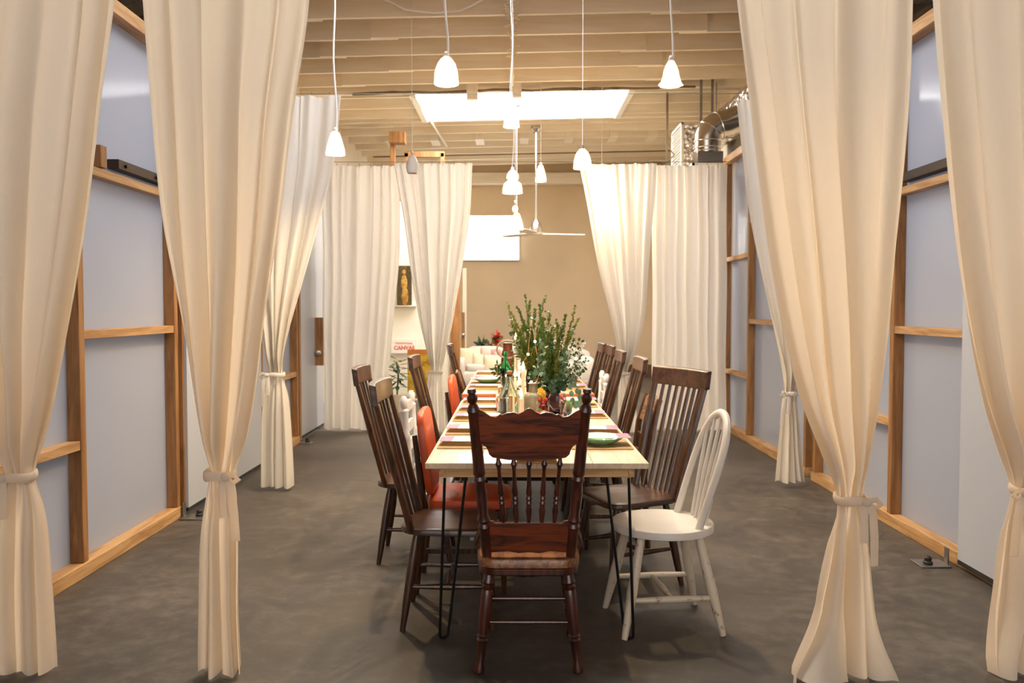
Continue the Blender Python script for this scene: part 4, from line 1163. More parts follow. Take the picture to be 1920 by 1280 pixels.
def ztop(px, py, Y): return at(px, py, Y).z
candle(977, 4.85, TZ, ztop(977, 746, 4.85), 0.0125, 'short lit ivory candle, the lowest flame, nearest the oak chair')
candle(981, 5.35, TZ, ztop(981, 694, 5.35), 0.0125, 'lit ivory candle of middle height right behind the lowest flame')
candle(967, 6.25, Z2, ztop(967, 638, 6.25), 0.0115, 'tall lit white candle, left of the tallest pair', holder=0.08)
candle(979, 6.45, Z2, ztop(979, 638, 6.45), 0.0115, 'tall lit white candle, right of the tallest pair', holder=0.09)
candle(966, 5.7, TZ, ztop(966, 708, 5.7), 0.0115, 'small lit candle just right of the aqua bottle neck')
candle(991, 7.0, Z2, ztop(991, 672, 7.0), 0.0115, 'lit candle against the greenery on the far table', holder=0.05)

# fairy lights
t = thing('string_lights', 'warm string lights winding through the greenery and between the bottles', 'string lights', (0.09, 5.6, 0))
pts = []
fx = [(950, 704, 5.3), (966, 700, 5.4), (975, 690, 5.5), (990, 664, 5.75), (996, 597, 6.1), (1003, 640, 5.85), (1012, 697, 5.5), (1004, 722, 5.3), (1014, 730, 5.25), (1024, 722, 5.3), (1030, 735, 5.28), (1050, 710, 5.5), (1070, 700, 5.6), (1080, 672, 5.7), (1068, 655, 5.75), (1040, 690, 5.5), (1018, 706, 5.4), (996, 716, 5.4)]
P3 = [at(a, b, c) - t.location for a, b, c in fx]
MB().tube(P3, 0.0012, 5).build('wire', M_copper, t)
for p in P3:
    MB().sphere(p, 0.0085, 8, 6).build('bulb', M_fairy, t)

# ================================================================== GREENERY
def leaf_quad(mb, p, d, n, ln, wd):
    """a small pointed leaf as 2 bent faces"""
    d = d.normalized(); s = d.cross(n)
    s = s.normalized() if s.length > 1e-6 else Vector((1, 0, 0))
    u = s.cross(d)
    a = p; b = p + d * ln * 0.45 + s * wd / 2 + u * wd * .15; c = p + d * ln; e = p + d * ln * 0.45 - s * wd / 2 + u * wd * .15; m_ = p + d * ln * 0.5
    mb.add([a, b, c, e, m_], [(0, 1, 4), (1, 2, 4), (2, 3, 4), (3, 0, 4)])
def round_leaf(mb, p, d, n, r):
    d = d.normalized(); s = d.cross(n)
    s = s.normalized() if s.length > 1e-6 else Vector((1, 0, 0))
    u = s.cross(d); c = p + d * r
    vs = [c + u * (-r * 0.15)]; k = 9
    for i in range(k):
        a = 2 * PI * i / k
        vs.append(c + d * (math.cos(a) * r) + s * (math.sin(a) * r * 0.88))
    mb.add(vs, [(0, 1 + i, 1 + (i + 1) % k) for i in range(k)])
def rv(rnd): 
    return Vector((rnd.gauss(0, 1), rnd.gauss(0, 1), rnd.gauss(0, 1))).normalized()
def curve3(a, b, bend, rnd, n=14):
    a = Vector(a); b = Vector(b); L = (b - a).length
    off = Vector((rnd.uniform(-1, 1), rnd.uniform(-1, 1), 0)) * L * bend
    return [a.lerp(b, t) + off * math.sin(PI * t) * 0.5 for t in [k / (n - 1) for k in range(n)]]
def juniper(root, a, b, seed, m, width=0.03, dens=9, name='juniper_sprig'):
    rnd = random.Random(seed)
    pts = curve3(a, b, 0.12, rnd, 18)
    mb = MB(); mb.tube(pts, [0.003 * (1 - 0.8 * k / 17) for k in range(18)], 5)
    for k in range(4, 18):
        p = pts[k]; d = (pts[min(k + 1, 17)] - pts[k - 1]).normalized()
        taper = 1.0 - 0.65 * (k / 17)
        for q in range(dens):
            sd = (rv(rnd) * 0.75 + d * 1.1).normalized()
            ln = width * taper * rnd.uniform(0.6, 1.3)
            st = p + d * rnd.uniform(-.5, .5) * (b - a).length / 18
            for z_ in range(3):
                pp = st + sd * ln * z_ / 3
                leaf_quad(mb, pp, (sd + rv(rnd) * 0.5), rv(rnd), 0.017, 0.0048)
                leaf_quad(mb, pp, (sd + rv(rnd) * 0.7), rv(rnd), 0.017, 0.0048)
    return mb.build(name, m, root, smooth=0)
def eucal(root, a, b, seed, m, r=0.017, bend=0.25, name='eucalyptus_branch', step=1, wide=False):
    rnd = random.Random(seed)
    pts = curve3(a, b, bend, rnd, 16)
    mb = MB(); mb.tube(pts, [0.0025 * (1 - 0.7 * k / 15) for k in range(16)], 5)
    for k in range(3, 16, step):
        d = (pts[min(k + 1, 15)] - pts[k - 1]).normalized()
        sidev = d.cross(rv(rnd)).normalized()
        for s in (-1, 1):
            ld = (sidev * s + d * 0.5 + rv(rnd) * 0.3)
            if wide:
                leaf_quad(mb, pts[k], ld, rv(rnd), r * 3.2, r * 1.5)
            else:
                round_leaf(mb, pts[k] + ld.normalized() * 0.006, ld, rv(rnd), r * rnd.uniform(0.7, 1.25) * (1 - 0.35 * k / 15))
    return mb.build(name, m, root, smooth=0)

# tall arrangement (behind) and the lower eucalyptus one (front right)
Yg = 5.95
g1 = thing('greenery_arrangement', 'tall arrangement of juniper sprigs and leafy branches, behind the candles', 'flower arrangement', (at(1000, 700, Yg).x, Yg, Z2))
# its vase stands on the far table's near end
g1.location = (at(1000, 700, 6.1).x, 6.1, Z2); Yg = 6.1
MB().lathe((0, 0, 0), [(0, 0), (0.05, 0), (0.055, 0.1), (0.045, 0.16), (0.05, 0.17), (0.042, 0.165), (0, 0.1)], 24).build('vase', M_black, g1)
def loc(root, px, py, Y): return at(px, py, Y) - root.location
base = Vector((0, 0, 0.12))
rnd = random.Random(3)
tips = [(953, 572, .1), (985, 556, 0), (1022, 560, -.05), (960, 590, .05), (972, 580, -.1), (1012, 575, .1), (1030, 592, .05), (1003, 585, -.1), (993, 570, .12), (965, 610, -.1), (1018, 600, 0), (980, 600, .1), (1036, 615, -.05), (1000, 610, .0), (975, 625, -.12), (1025, 625, .1), (1008, 630, -.12), (990, 625, .0), (1015, 650, -.1), (1035, 640, .1), (985, 648, -.1), (1000, 655, -.14), (1024, 668, -.1)]
for k, (px, py, dy) in enumerate(tips):
    juniper(g1, base + Vector((rnd.uniform(-.02, .02), rnd.uniform(-.02, .02), 0)), loc(g1, px, py, Yg + dy), 100 + k, M_leaf if k % 3 else M_leaf2, width=0.034 if k > 2 else 0.022, dens=9 if k > 2 else 5)
for k in range(16):
    tips_ = (rnd.uniform(968, 1042), rnd.uniform(612, 690), rnd.uniform(-.16, .12))
    juniper(g1, base, loc(g1, *tips_[:2], Yg + tips_[2]), 150 + k, M_leaf2 if k % 2 else M_leaf, width=0.04, dens=9)
for k, (px, py, dy, r_) in enumerate([(958, 600, -.05, .024), (968, 640, -.1, .018), (1026, 585, .0, .018), (1030, 610, .05, .02), (985, 590, .08, .016), (1000, 600, -.1, .018), (962, 625, .0, .018), (972, 660, -.15, .02), (1012, 640, -.15, .018)]):
    eucal(g1, base, loc(g1, px, py, Yg + dy), 200 + k, M_euc if k % 2 else M_deep, r_, 0.2, step=2)

Yh = 5.25
g2 = thing('greenery_arrangement', 'bushy eucalyptus and juniper arrangement right of the jug, leaves drooping over its vase', 'flower arrangement', (at(1035, 700, Yh).x, Yh, TZ))
MB().lathe((0, 0, 0), [(0, 0), (0.04, 0), (0.05, 0.05), (0.045, 0.13), (0.048, 0.14), (0.042, 0.138), (0, 0.06)], 24).build('vase', mat('dark_plum_vase', (0.06, 0.02, 0.03), 0.15, coat=0.5), g2)
base = Vector((0, 0, 0.11))
tips = [(1078, 578, 0), (1060, 596, .05), (1044, 608, -.05), (1052, 620, .08), (1083, 600, .05), (1035, 640, .1), (1066, 630, -.08), (1075, 640, .06), (1048, 650, -.1), (1030, 665, -.05), (1060, 665, .1), (1020, 690, .05), (1045, 680, -.12)]
for k, (px, py, dy) in enumerate(tips):
    juniper(g2, base + Vector((rnd.uniform(-.02, .02), rnd.uniform(-.02, .02), 0)), loc(g2, px, py, Yh + dy), 300 + k, M_leaf if k % 2 else M_leaf2, width=0.03 if k not in (0, 4) else 0.018, dens=9 if k not in (0, 4) else 6)
for k in range(10):
    juniper(g2, base, loc(g2, rnd.uniform(1015, 1070), rnd.uniform(615, 690), Yh + rnd.uniform(-.12, .1)), 350 + k, M_leaf2 if k % 2 else M_leaf, width=0.034, dens=9)
eu = [(1045, 603, 0, .016), (1075, 618, 0, .016), (1090, 660, .05, .018), (1094, 690, 0, .019), (1085, 705, -.05, .02), (1072, 715, -.1, .02), (1088, 640, -.05, .015), (1060, 650, -.1, .018), (1005, 690, -.1, .024), (995, 705, -.1, .022), (1020, 650, -.1, .02), (1078, 680, -.1, .018), (1055, 700, -.14, .018), (1100, 675, .1, .014), (1030, 620, .0, .015), (1066, 690, .12, .018), (1040, 715, -.12, .016)]
for k, (px, py, dy, r_) in enumerate(eu):
    eucal(g2, base, loc(g2, px, py, Yh + dy), 400 + k, M_euc if k % 3 else M_deep, r_, 0.3)
# drooping strands
rnd2 = random.Random(9)
for k, (px, py, qx, qy) in enumerate([(1068, 715, 1078, 758), (1078, 712, 1088, 752), (1085, 725, 1092, 768)]):
    a = loc(g2, px, py, Yh - 0.12); b = loc(g2, qx, qy, Yh - 0.16)
    mb = MB(); pts = [base, (base + a) / 2 + Vector((0, 0, 0.06)), a, a.lerp(b, .5), b]
    mb.tube(pts, 0.002, 5)
    for q in (0.1, 0.4, 0.7, 0.95):
        round_leaf(mb, a.lerp(b, q), Vector((rnd2.uniform(-.5, .5), 0, -1)), Vector((0, 1, 0.2)), 0.017)
    mb.build('eucalyptus_branch', M_euc, g2, smooth=0)
# tiny white flower heads
mb = MB()
for k in range(70):
    p = loc(g2, rnd2.uniform(1040, 1100), rnd2.uniform(640, 715), Yh + rnd2.uniform(-.12, .12))
    mb.sphere(p, 0.004, 5, 4)
    mb.tube([p, p.lerp(base, 0.25)], 0.0007, 4)
o = mb.build('filler_flowers', M_card, g2); o['kind'] = 'stuff'

# low greenery left of the white candles on the far table, leafy clump in the bottle
g3 = thing('leafy_sprig', 'small leafy green sprig lying round the dark green bottle', 'greenery', (b2.location.x, 6.6, Z2))
for k in range(6):
    a = rnd2.uniform(0, 6.28)
    eucal(g3, (0, 0, 0.06), (0.09 * math.cos(a), 0.06 * math.sin(a), rnd2.uniform(0.02, 0.2)), 500 + k, M_deep, 0.016, 0.3, step=2, wide=True)

# ================================================================== SOFA and rear corner
SY = 13.9
s = thing('sofa', 'long white slipcovered sofa at the far end of the hall', 'sofa', (0.12, SY, 0))
padded(MB(), (0, 0.0, 0.24), (2.3, 0.9, 0.32), p=9).build('base', M_sofa, s)
padded(MB(), (0, 0.36, 0.48), (2.28, 0.24, 0.50), p=7).build('backrest', M_sofa, s)
for sx in (-1, 1):
    padded(MB(), (sx * 1.03, -0.02, 0.36), (0.24, 0.9, 0.50), p=6).build('armrest', M_sofa, s)
for k in range(3):
    padded(MB(), (-0.61 + 0.61 * k, -0.08, 0.43), (0.60, 0.68, 0.16), p=6).build('seat_cushion', M_sofa, s)
for k in range(3):
    padded(MB(), (-0.61 + 0.61 * k, 0.2, 0.60), (0.60, 0.2, 0.34), p=5).build('back_cushion', M_sofa, s)
for sx in (-1, 1):
    for yy in (-0.38, 0.38):
        MB().lathe((sx * 1.0, yy, 0), [(0, 0), (0.02, 0), (0.03, 0.09), (0, 0.09)], 10).build('foot', M_windsor, s)
def cushion(px, py, Y, wd, hd, m, label, rx=-18, name='cushion'):
    p = at(px, py, Y)
    mb = MB(); vs = []; n = 14
    for i in range(n + 1):
        for k in range(n + 1):
            u = 2 * i / n - 1; v = 2 * k / n - 1
            th = 0.075 * ((1 - u * u) ** 0.5) * ((1 - v * v) ** 0.5)
            pin = 1 - 0.06 * (1 - abs(u * v))
            vs.append((u * wd / 2 * (1 - 0.05 * (1 - v * v)), -th, v * hd / 2 * (1 - 0.05 * (1 - u * u))))
    N = (n + 1) ** 2
    vs2 = [(x, -y, z) for x, y, z in vs]
    fs = []
    for i in range(n):
        for k in range(n):
            a = i * (n + 1) + k
            fs.append((a, a + 1, a + n + 2, a + n + 1)); fs.append((N + a, N + a + n + 1, N + a + n + 2, N + a + 1))
    mb.add(vs + vs2, fs)
    t = thing(name, label, 'cushion', p)
    t.rotation_euler = (R(rx), 0, 0)
    mb.build('cover', m, t)
    return t
cushion(884, 672, 13.72, 0.42, 0.36, M_pillow, 'plain cream cushion at the left end of the white sofa')
c2 = cushion(905, 683, 13.60, 0.32, 0.36, M_pillow, 'cream cushion printed with a green feather on the sofa')
mb = MB()
for k in range(9):
    q = -0.13 + 0.03 * k
    for sd in (-1, 1):
        leaf_quad(mb, Vector((0.04, -0.08, q)), Vector((sd * 0.7, -0.02, 0.8)), Vector((0, -1, 0)), 0.05, 0.012)
mb.build('feather_print', mat('feather_green', (0.28, 0.38, 0.26), 0.8), c2, smooth=0)
cushion(934, 684, 13.5, 0.46, 0.34, M_pillow, 'large cream cushion in front on the white sofa')
c3 = cushion(931, 664, 13.62, 0.20, 0.17, M_pillowp, 'small cushion with rows of red writing on the sofa')
mb = MB()
for r_ in range(4):
    x = -0.08
    while x < 0.07:
        l = rnd2.uniform(0.008, 0.022)
        mb.span((x, -0.072, 0.045 - 0.03 * r_), (x + l, -0.069, 0.058 - 0.03 * r_)); x += l + 0.006
mb.build('red_writing', M_red, c3, smooth=0)
cushion(916, 664, 13.68, 0.26, 0.26, M_pillowp, 'blush cushion tucked behind the small written cushion')

# plant and flowers behind the sofa on a console
cs = thing('console_table', 'low white console behind the sofa carrying red flowers', 'table', (-0.3, 15.2, 0))
MB().span((-0.45, -0.16, 0.62), (0.45, 0.16, 0.66)).build('top', M_white, cs, bevel=0.004)
for sx in (-1, 1):
    for sy in (-1, 1):
        MB().span((sx * 0.42 - .02, sy * 0.13 - .02, 0), (sx * 0.42 + .02, sy * 0.13 + .02, 0.62)).build('leg', M_white, cs, bevel=0.003)
def bloom(px, py, Y, label, m, n, r, leaves=6):
    top = at(px, py, Y)
    t = thing('flower_vase', label, 'flowers', (top.x, Y, 0.66), 0, 'red flowers behind the sofa')
    MB().lathe((0, 0, 0), [(0, 0), (0.04, 0), (0.05, 0.06), (0.03, 0.1), (0, 0.1)], 16).build('vase', M_stone, t)
    h_ = top.z - 0.66
    rn = random.Random(int(px))
    mb = MB()
    for k in range(n):
        c = Vector((rn.uniform(-r, r), rn.uniform(-.05, .05), h_ + rn.uniform(-r, r) * 0.8))
        for q in range(7):
            leaf_quad(mb, c, rv(rn), rv(rn), 0.11, 0.055)
    mb.build('petals', m, t, smooth=0)
    mb = MB()
    for k in range(leaves):
        c = Vector((rn.uniform(-r, r) * 1.2, rn.uniform(-.05, .05), h_ * rn.uniform(0.5, 1.0)))
        mb.tube([(0, 0, 0.1), c], 0.004, 5)
        for q in range(2): leaf_quad(mb, c, rv(rn), rv(rn), 0.2, 0.09)
    mb.build('leaves', M_deep, t, smooth=0)
bloom(934, 634, 15.2, 'vase of large red flowers behind the middle of the sofa', M_red, 6, 0.09, 5)
bloom(912, 645, 15.2, 'vase of small red flowers and dark leaves, left behind the sofa', M_red, 3, 0.09, 8)
bloom(898, 648, 15.25, 'vase of blue grey blooms at the left end behind the sofa', mat('blue_grey_petals', (0.15, 0.18, 0.2), .7), 4, 0.05, 3)

# potted plant, sign, pictures by the white display wall
def potted(x, y, label, hgt):
    t = thing('potted_plant', label, 'plant', (x, y, 0))
    MB().lathe((0, 0, 0), [(0, 0), (0.10, 0), (0.14, 0.24), (0.13, 0.24), (0.12, 0.2), (0, 0.2)], 24).build('pot', M_cream_c, t)
    rn = random.Random(17)
    mb = MB(); mb.tube([(0, 0, 0.2), (0.02, 0, 0.5), (0.0, 0, hgt)], 0.012, 6)
    mb.build('stem', M_stem, t)
    mb = MB()
    for k in range(34):
        z = 0.34 + (hgt - 0.3) * (k / 33); a = k * 2.4
        d = Vector((math.cos(a), math.sin(a) * .8, 0.45 - 1.1 * rn.random()))
        leaf_quad(mb, Vector((0.01, 0, z)), d, Vector((0, 0, 1)), rn.uniform(0.13, 0.24), 0.06)
    mb.build('leaves', M_deep, t, smooth=0)
pp_ = at(744, 700, 11.5)
potted(pp_.x, 11.5, 'green potted plant with hanging leaves by the rear left curtain', 0.66)

def art_mat(name, cols, scale, seed):
    m, t, b, out = nt(name)
    L = t.links.new
    tc = t.nodes.new('ShaderNodeTexCoord')
    mp = t.nodes.new('ShaderNodeMapping'); mp.inputs['Location'].default_value = (seed, seed * 2, 0)
    L(tc.outputs['Object'], mp.inputs[0])
    n = t.nodes.new('ShaderNodeTexNoise'); n.inputs['Scale'].default_value = scale; n.inputs['Detail'].default_value = 6; n.inputs['Distortion'].default_value = 1.5
    L(mp.outputs[0], n.inputs['Vector'])
    r = t.nodes.new('ShaderNodeValToRGB')
    e = r.color_ramp.elements
    e[0].position = 0.3; e[0].color = (*cols[0], 1); e[1].position = 0.7; e[1].color = (*cols[-1], 1)
    for k, c in enumerate(cols[1:-1]):
        q = e.new(0.3 + 0.4 * (k + 1) / (len(cols) - 1)); q.color = (*c, 1)
    L(n.outputs['Fac'], r.inputs[0]); L(r.outputs[0], b.inputs['Base Color'])
    b.inputs['Roughness'].default_value = 0.5
    return m
def picture(px0, py0, px1, py1, Y, label, m, name='painting', frame=None):
    a = at(px0, py0, Y); b = at(px1, py1, Y)
    w_, h_ = b.x - a.x, a.z - b.z
    t = thing(name, label, 'picture', ((a.x + b.x) / 2, Y, (a.z + b.z) / 2))
    MB().span((-w_ / 2, -0.012, -h_ / 2), (w_ / 2, 0.012, h_ / 2)).build('canvas', m, t, smooth=0)
    if frame:
        for sg in (-1, 1):
            MB().span((sg * w_ / 2 - 0.01, -0.02, -h_ / 2), (sg * w_ / 2 + 0.01, 0.01, h_ / 2)).build('frame_side', frame, t)
    return t, w_, h_
pt, w_, h_ = picture(744, 498, 772, 572, 12.84, 'narrow dark painting of a golden standing figure on the white wall', art_mat('dark_painting', [(0.02, 0.02, 0.008), (0.07, 0.05, 0.015), (0.16, 0.10, 0.02)], 9, 1))
mb = MB()
mb.sphere((-0.0, -0.013, 0.2), 0.035, 12, 8, (0.8, 0.12, 1.1))
mb.sphere((-0.0, -0.013, 0.04), 0.06, 12, 8, (0.8, 0.08, 2.0))
mb.sphere((0.01, -0.013, -0.16), 0.07, 12, 8, (0.75, 0.08, 2.0))
mb.build('painted_figure', art_mat('golden_paint', [(0.12, 0.05, 0.01), (0.45, 0.25, 0.04), (0.6, 0.38, 0.12)], 14, 4), pt)
sh = MB().span((-0.25, -0.06, -0.012), (0.2, 0.02, 0.0)).build('picture_ledge', M_cream); sh.location = at(756, 573, 12.88)
tag(sh, 'thin pale ledge below the narrow dark painting', 'shelf')
pt2, w2, h2 = picture(764, 655, 816, 742, 12.3, 'orange and yellow abstract picture standing on the floor before the white wall', art_mat('sunny_painting', [(0.12, 0.05, 0.01), (0.45, 0.27, 0.02), (0.62, 0.42, 0.03), (0.5, 0.20, 0.02)], 6, 7))
MB().span((-w2 / 2, -0.014, h2 / 2 - 0.07), (w2 / 2, 0.012, h2 / 2)).build('orange_band', mat('orange_paint', (0.5, 0.18, 0.03), 0.5, noise=0.15, nscale=9), pt2, smooth=0)
ea = thing('easel_stand', 'low wooden stand holding the orange and yellow picture', 'stand', (pt2.location.x, 12.36, 0))
zb_ = pt2.location.z - h2 / 2
MB().span((-w2 / 2, -0.1, zb_ - 0.03), (w2 / 2, 0.05, zb_)).build('ledge', M_frame, ea, bevel=0.003)
for sg in (-1, 1):
    MB().span((sg * w2 / 2.4 - .015, -0.05, 0), (sg * w2 / 2.4 + .015, 0.0, zb_ - 0.03)).build('leg', M_frame, ea, bevel=0.003)
def text(body, size, m, loc_, parent, name='lettering', bold=False):
    cu = bpy.data.curves.new('txt', 'FONT'); cu.body = body; cu.size = size; cu.extrude = 0.001
    cu.align_x = 'CENTER'
    if bold: cu.offset = size * 0.03
    ob = bpy.data.objects.new('txt', cu); C.objects.link(ob)
    dg = bpy.context.evaluated_depsgraph_get()
    me = bpy.data.meshes.new_from_object(ob.evaluated_get(dg))
    bpy.data.objects.remove(ob)
    o = bpy.data.objects.new(name, me); C.objects.link(o); me.materials.clear(); me.materials.append(m)
    o.rotation_euler = (PI / 2, 0, 0); o.location = loc_; o.parent = parent
    return o
a = at(734, 636, 12.86); b = at(782, 662, 12.86)
sg_ = thing('canvas_sign', 'white sign reading TRADITIONAL CANVAS in red on the white wall', 'sign', ((a.x + b.x) / 2, 12.86, (a.z + b.z) / 2))
w_, h_ = b.x - a.x, a.z - b.z
MB().span((-w_ / 2, -0.008, -h_ / 2), (w_ / 2, 0.008, h_ / 2)).build('board', mat('sign_white', (0.88, 0.86, 0.86), 0.5), sg_, smooth=0)
mr = mat('sign_red', (0.62, 0.12, 0.08), 0.5)
text('TRADITIONAL', 0.041, mr, (0.0, -0.0095, 0.032), sg_)
text('CANVAS', 0.080, mr, (0.0, -0.0095, -0.048), sg_, bold=True)

# ================================================================== PENDANTS
def pend(px, py, Y, kind, label, wpx, hpx, lit=True, bulb_only=False, power=None, cordr=0.0032):
    """px,py = centre of the lower rim; wpx/hpx = width and height in pixels there"""
    p = at(px, py, Y); r = wpx * Y / F / 2; hh = hpx * Y / F
    t = thing('pendant_lamp', label, 'pendant lamp', p, 0, 'glass pendant lamps')
    ms = M_shade if lit else M_frost
    ruf = None
    if kind == 'dome': prof = [(r, 0), (r * 1.0, hh * 0.15), (r * 0.93, hh * 0.45), (r * 0.72, hh * 0.75), (r * 0.4, hh * 0.94), (r * 0.22, hh)]
    elif kind == 'bell':
        prof = [(r * 1.0, 0), (r * 0.82, hh * 0.12), (r * 0.66, hh * 0.35), (r * 0.58, hh * 0.6), (r * 0.42, hh * 0.82), (r * 0.22, hh)]
        ruf = (8, lambda u: r * 0.07 * max(0, 1 - 3.5 * u))
    elif kind == 'cone': prof = [(r, 0), (r * 0.9, hh * 0.25), (r * 0.62, hh * 0.7), (r * 0.4, hh * 0.95), (r * 0.22, hh)]
    elif kind == 'tier': prof = [(r, 0), (r * 0.98, hh * 0.2), (r * 0.84, hh * 0.40), (r * 0.48, hh * 0.53), (r * 0.40, hh * 0.56), (r * 0.60, hh * 0.64), (r * 0.58, hh * 0.78), (r * 0.4, hh * 0.92), (r * 0.2, hh)]
    elif kind == 'egg': prof = [(r * 0.75, 0), (r, hh * 0.3), (r * 0.9, hh * 0.55), (r * 0.6, hh * 0.85), (r * 0.25, hh)]
    if kind != 'bulb':
        n_in = [(q * 0.96, z) for q, z in reversed(prof)]
        MB().lathe((0, 0, 0), prof, 32, ruf).build('shade', ms, t)
    MB().lathe((0, 0, 0), [(0.0, hh * 0.96), (0.014, hh * 0.96), (0.014, hh + 0.02), (0.006, hh + 0.03), (0.0, hh + 0.03)], 14).build('socket', M_cordw if Y < 7 else M_chrome, t)
    if lit:
        br_ = min(0.022, r * 0.5) if kind != 'bulb' else 0.03
        MB().sphere((0, 0, hh * 0.30), br_, 14, 10, (1, 1, 1.25)).build('bulb', M_bulb if kind != 'bulb' else M_bulbw, t)
    zr = roof(p.x) - p.z
    if min(abs(Y - q) for q in js) > 0.06: zr += 0.235
    pts = []
    n = 16
    for k in range(n + 1):
        q = k / n
        pts.append((0.011 * math.sin(q * 15 + px) * (1 - q) * (Y < 7), 0, hh + 0.025 + (zr - hh - 0.025) * q))
    MB().tube(pts, 0.0058 if Y < 6 else cordr, 6).build('cord', M_cordw, t)
    MB().lathe((0, 0, zr), [(0, 0), (0.045, 0), (0.05, -0.012), (0.02, -0.03), (0, -0.03)], 16).build('ceiling_rose', M_chrome, t)
    return t
pend(837, 158, 4.7, 'dome', 'large domed opal pendant at the top left of centre', 44, 50)
pend(1258, 160, 4.6, 'bell', 'opal pendant shaped like a flower with ruffled rim, upper right', 44, 44)
pend(629, 290, 5.8, 'cone', 'small conical lit pendant before the left white curtain', 35, 42)
pend(959, 238, 6.2, 'cone', 'conical pendant hanging across the middle of the skylight', 29, 42)
pend(961, 362, 6.9, 'tier', 'two tiered lit pendant below the skylight pendant', 36, 42)
pend(1092, 316, 7.0, 'dome', 'domed lit pendant at the top of the right rear tied curtain', 32, 36)
pend(773, 325, 8.3, 'egg', 'unlit frosted pendant in front of the left rear curtains', 24, 34, lit=False, cordr=0.003)
pend(1014, 340, 11.0, 'cone', 'small conical pendant just right of the fan rod', 20, 30)
pend(966, 396, 11.4, 'bulb', 'bare glowing bulb above the glass block window corner', 10, 16)
pend(969, 430, 12.0, 'cone', 'conical pendant over the right edge of the glass block window', 24, 30)
pend(1128, 385, 9.82, 'bulb', 'bulb glowing through the right rear curtain', 10, 16, power=10)

# ceiling fan
p = at(1005, 436, 13.4)
t = thing('ceiling_fan', 'white bladed ceiling fan on a long chrome rod at the rear', 'ceiling fan', (p.x, 13.4, p.z))
zr = roof(p.x) - p.z
MB().lathe((0, 0, 0), [(0, zr), (0.08, zr), (0.085, zr - 0.05), (0.05, zr - 0.1), (0.0, zr - 0.1)], 24).build('canopy', M_chrome, t)
MB().tube([(0, 0, 0.15), (0, 0, zr - 0.08)], 0.018, 14).build('rod', M_chrome, t)
MB().lathe((0, 0, 0), [(0, 0.0), (0.1, 0.0), (0.095, 0.06), (0.07, 0.15), (0.035, 0.2), (0, 0.2)], 24).build('motor', M_chrome, t)
MB().lathe((0, 0, 0), [(0, 0.0), (0.12, -0.0), (0.1, -0.03), (0, -0.035)], 24).build('hub', M_cream_c, t)
for a0 in (12, 132, 252):
    a = R(a0); d = Vector((math.cos(a), math.sin(a), 0)); sd = Vector((-math.sin(a), math.cos(a), 0))
    mb = MB(); vs = []
    out = [(0.08, -0.05), (0.2, -0.075), (0.6, -0.07), (0.78, -0.05), (0.8, 0), (0.76, 0.05), (0.55, 0.06), (0.2, 0.06), (0.08, 0.05)]
    mb.prism(out, 0.01, lambda x, y, q: d * x + sd * y + Vector((0, 0, -0.02 + q + 0.18 * y)))
    mb.build('blade', M_cream_c, t, bevel=0.002)

# ceiling cable with raffia wraps, loose cable, conduit
cb = thing('ceiling_cable', 'cord bundle wrapped in twine running under the joists down the middle', 'cable', (0, 8, 0))
mb = MB(); rn = random.Random(2)
pts = [(-0.035 + rn.uniform(-.006, .006), -1.6 + 0.12 * k, roof(0, -0.02) + rn.uniform(-.01, .004)) for k in range(38)]
mb.tube(pts, [0.012 + 0.006 * rn.random() for _ in pts], 7); mb.build('cord', M_joist, cb)
mb = MB()
for k in range(26):
    yy = rn.uniform(-0.7, 1.6) if k % 3 else rn.uniform(-0.4, 0.3); c = Vector((-0.035, yy, roof(0, -0.02)))
    pts = [c + Vector((0.05 * math.cos(a + k) * rn.uniform(.6, 1.6), 0.05 * math.sin(a), 0.028 * math.sin(a + 1) - 0.012)) for a in [0.9 * q for q in range(9)]]
    mb.tube(pts, 0.0055, 5)
mb.build('twine', M_joist, cb)
pts = [at(710, -6, 8.2), at(735, 4, 8.2), at(760, 18, 8.2), at(815, 24, 8.2), at(862, 20, 8.2), at(888, 8, 8.2), at(912, -6, 8.2)]
pts = [Vector((q.x, q.y, q.z)) for q in pts]
tag(MB().tube(pts, 0.012, 8).build('hanging_cable', M_cordw), 'pale cable sagging in a loop under the ceiling at the top', 'cable')
cw = MB(); rn = random.Random(4)
for q in range(4):
    cw.tube([(-2.1 + 0.26 * k, 11.12 + rn.uniform(-.02, .02), roof(-2.1 + .26 * k, -0.012) + rn.uniform(-.022, .01)) for k in range(18)], 0.008 if q else 0.016, 6)
tag(cw.build('electrical_conduit', M_wire), 'dark wires strung along the beam in front of the skylight', 'wires')
cw = MB().tube([(-2.6 + 0.55 * k, 15.72, roof(-2.6 + 0.55 * k, -0.012)) for k in range(11)], 0.012, 6)
tag(cw.build('electrical_conduit', M_wire), 'thin wire running across in front of the rear wall top', 'wires')
# pale diagonal pipe from skylight corner
a = at(778, 196, 11.3); b = at(818, 276, 12.7)
tag(MB().tube([Vector((a.x, 11.3, roof(a.x, -0.03))), Vector((b.x, 14.6, roof(b.x, -0.05)))], 0.018, 8).build('ceiling_pipe', M_white), 'white pipe running back from the left skylight corner', 'pipe')

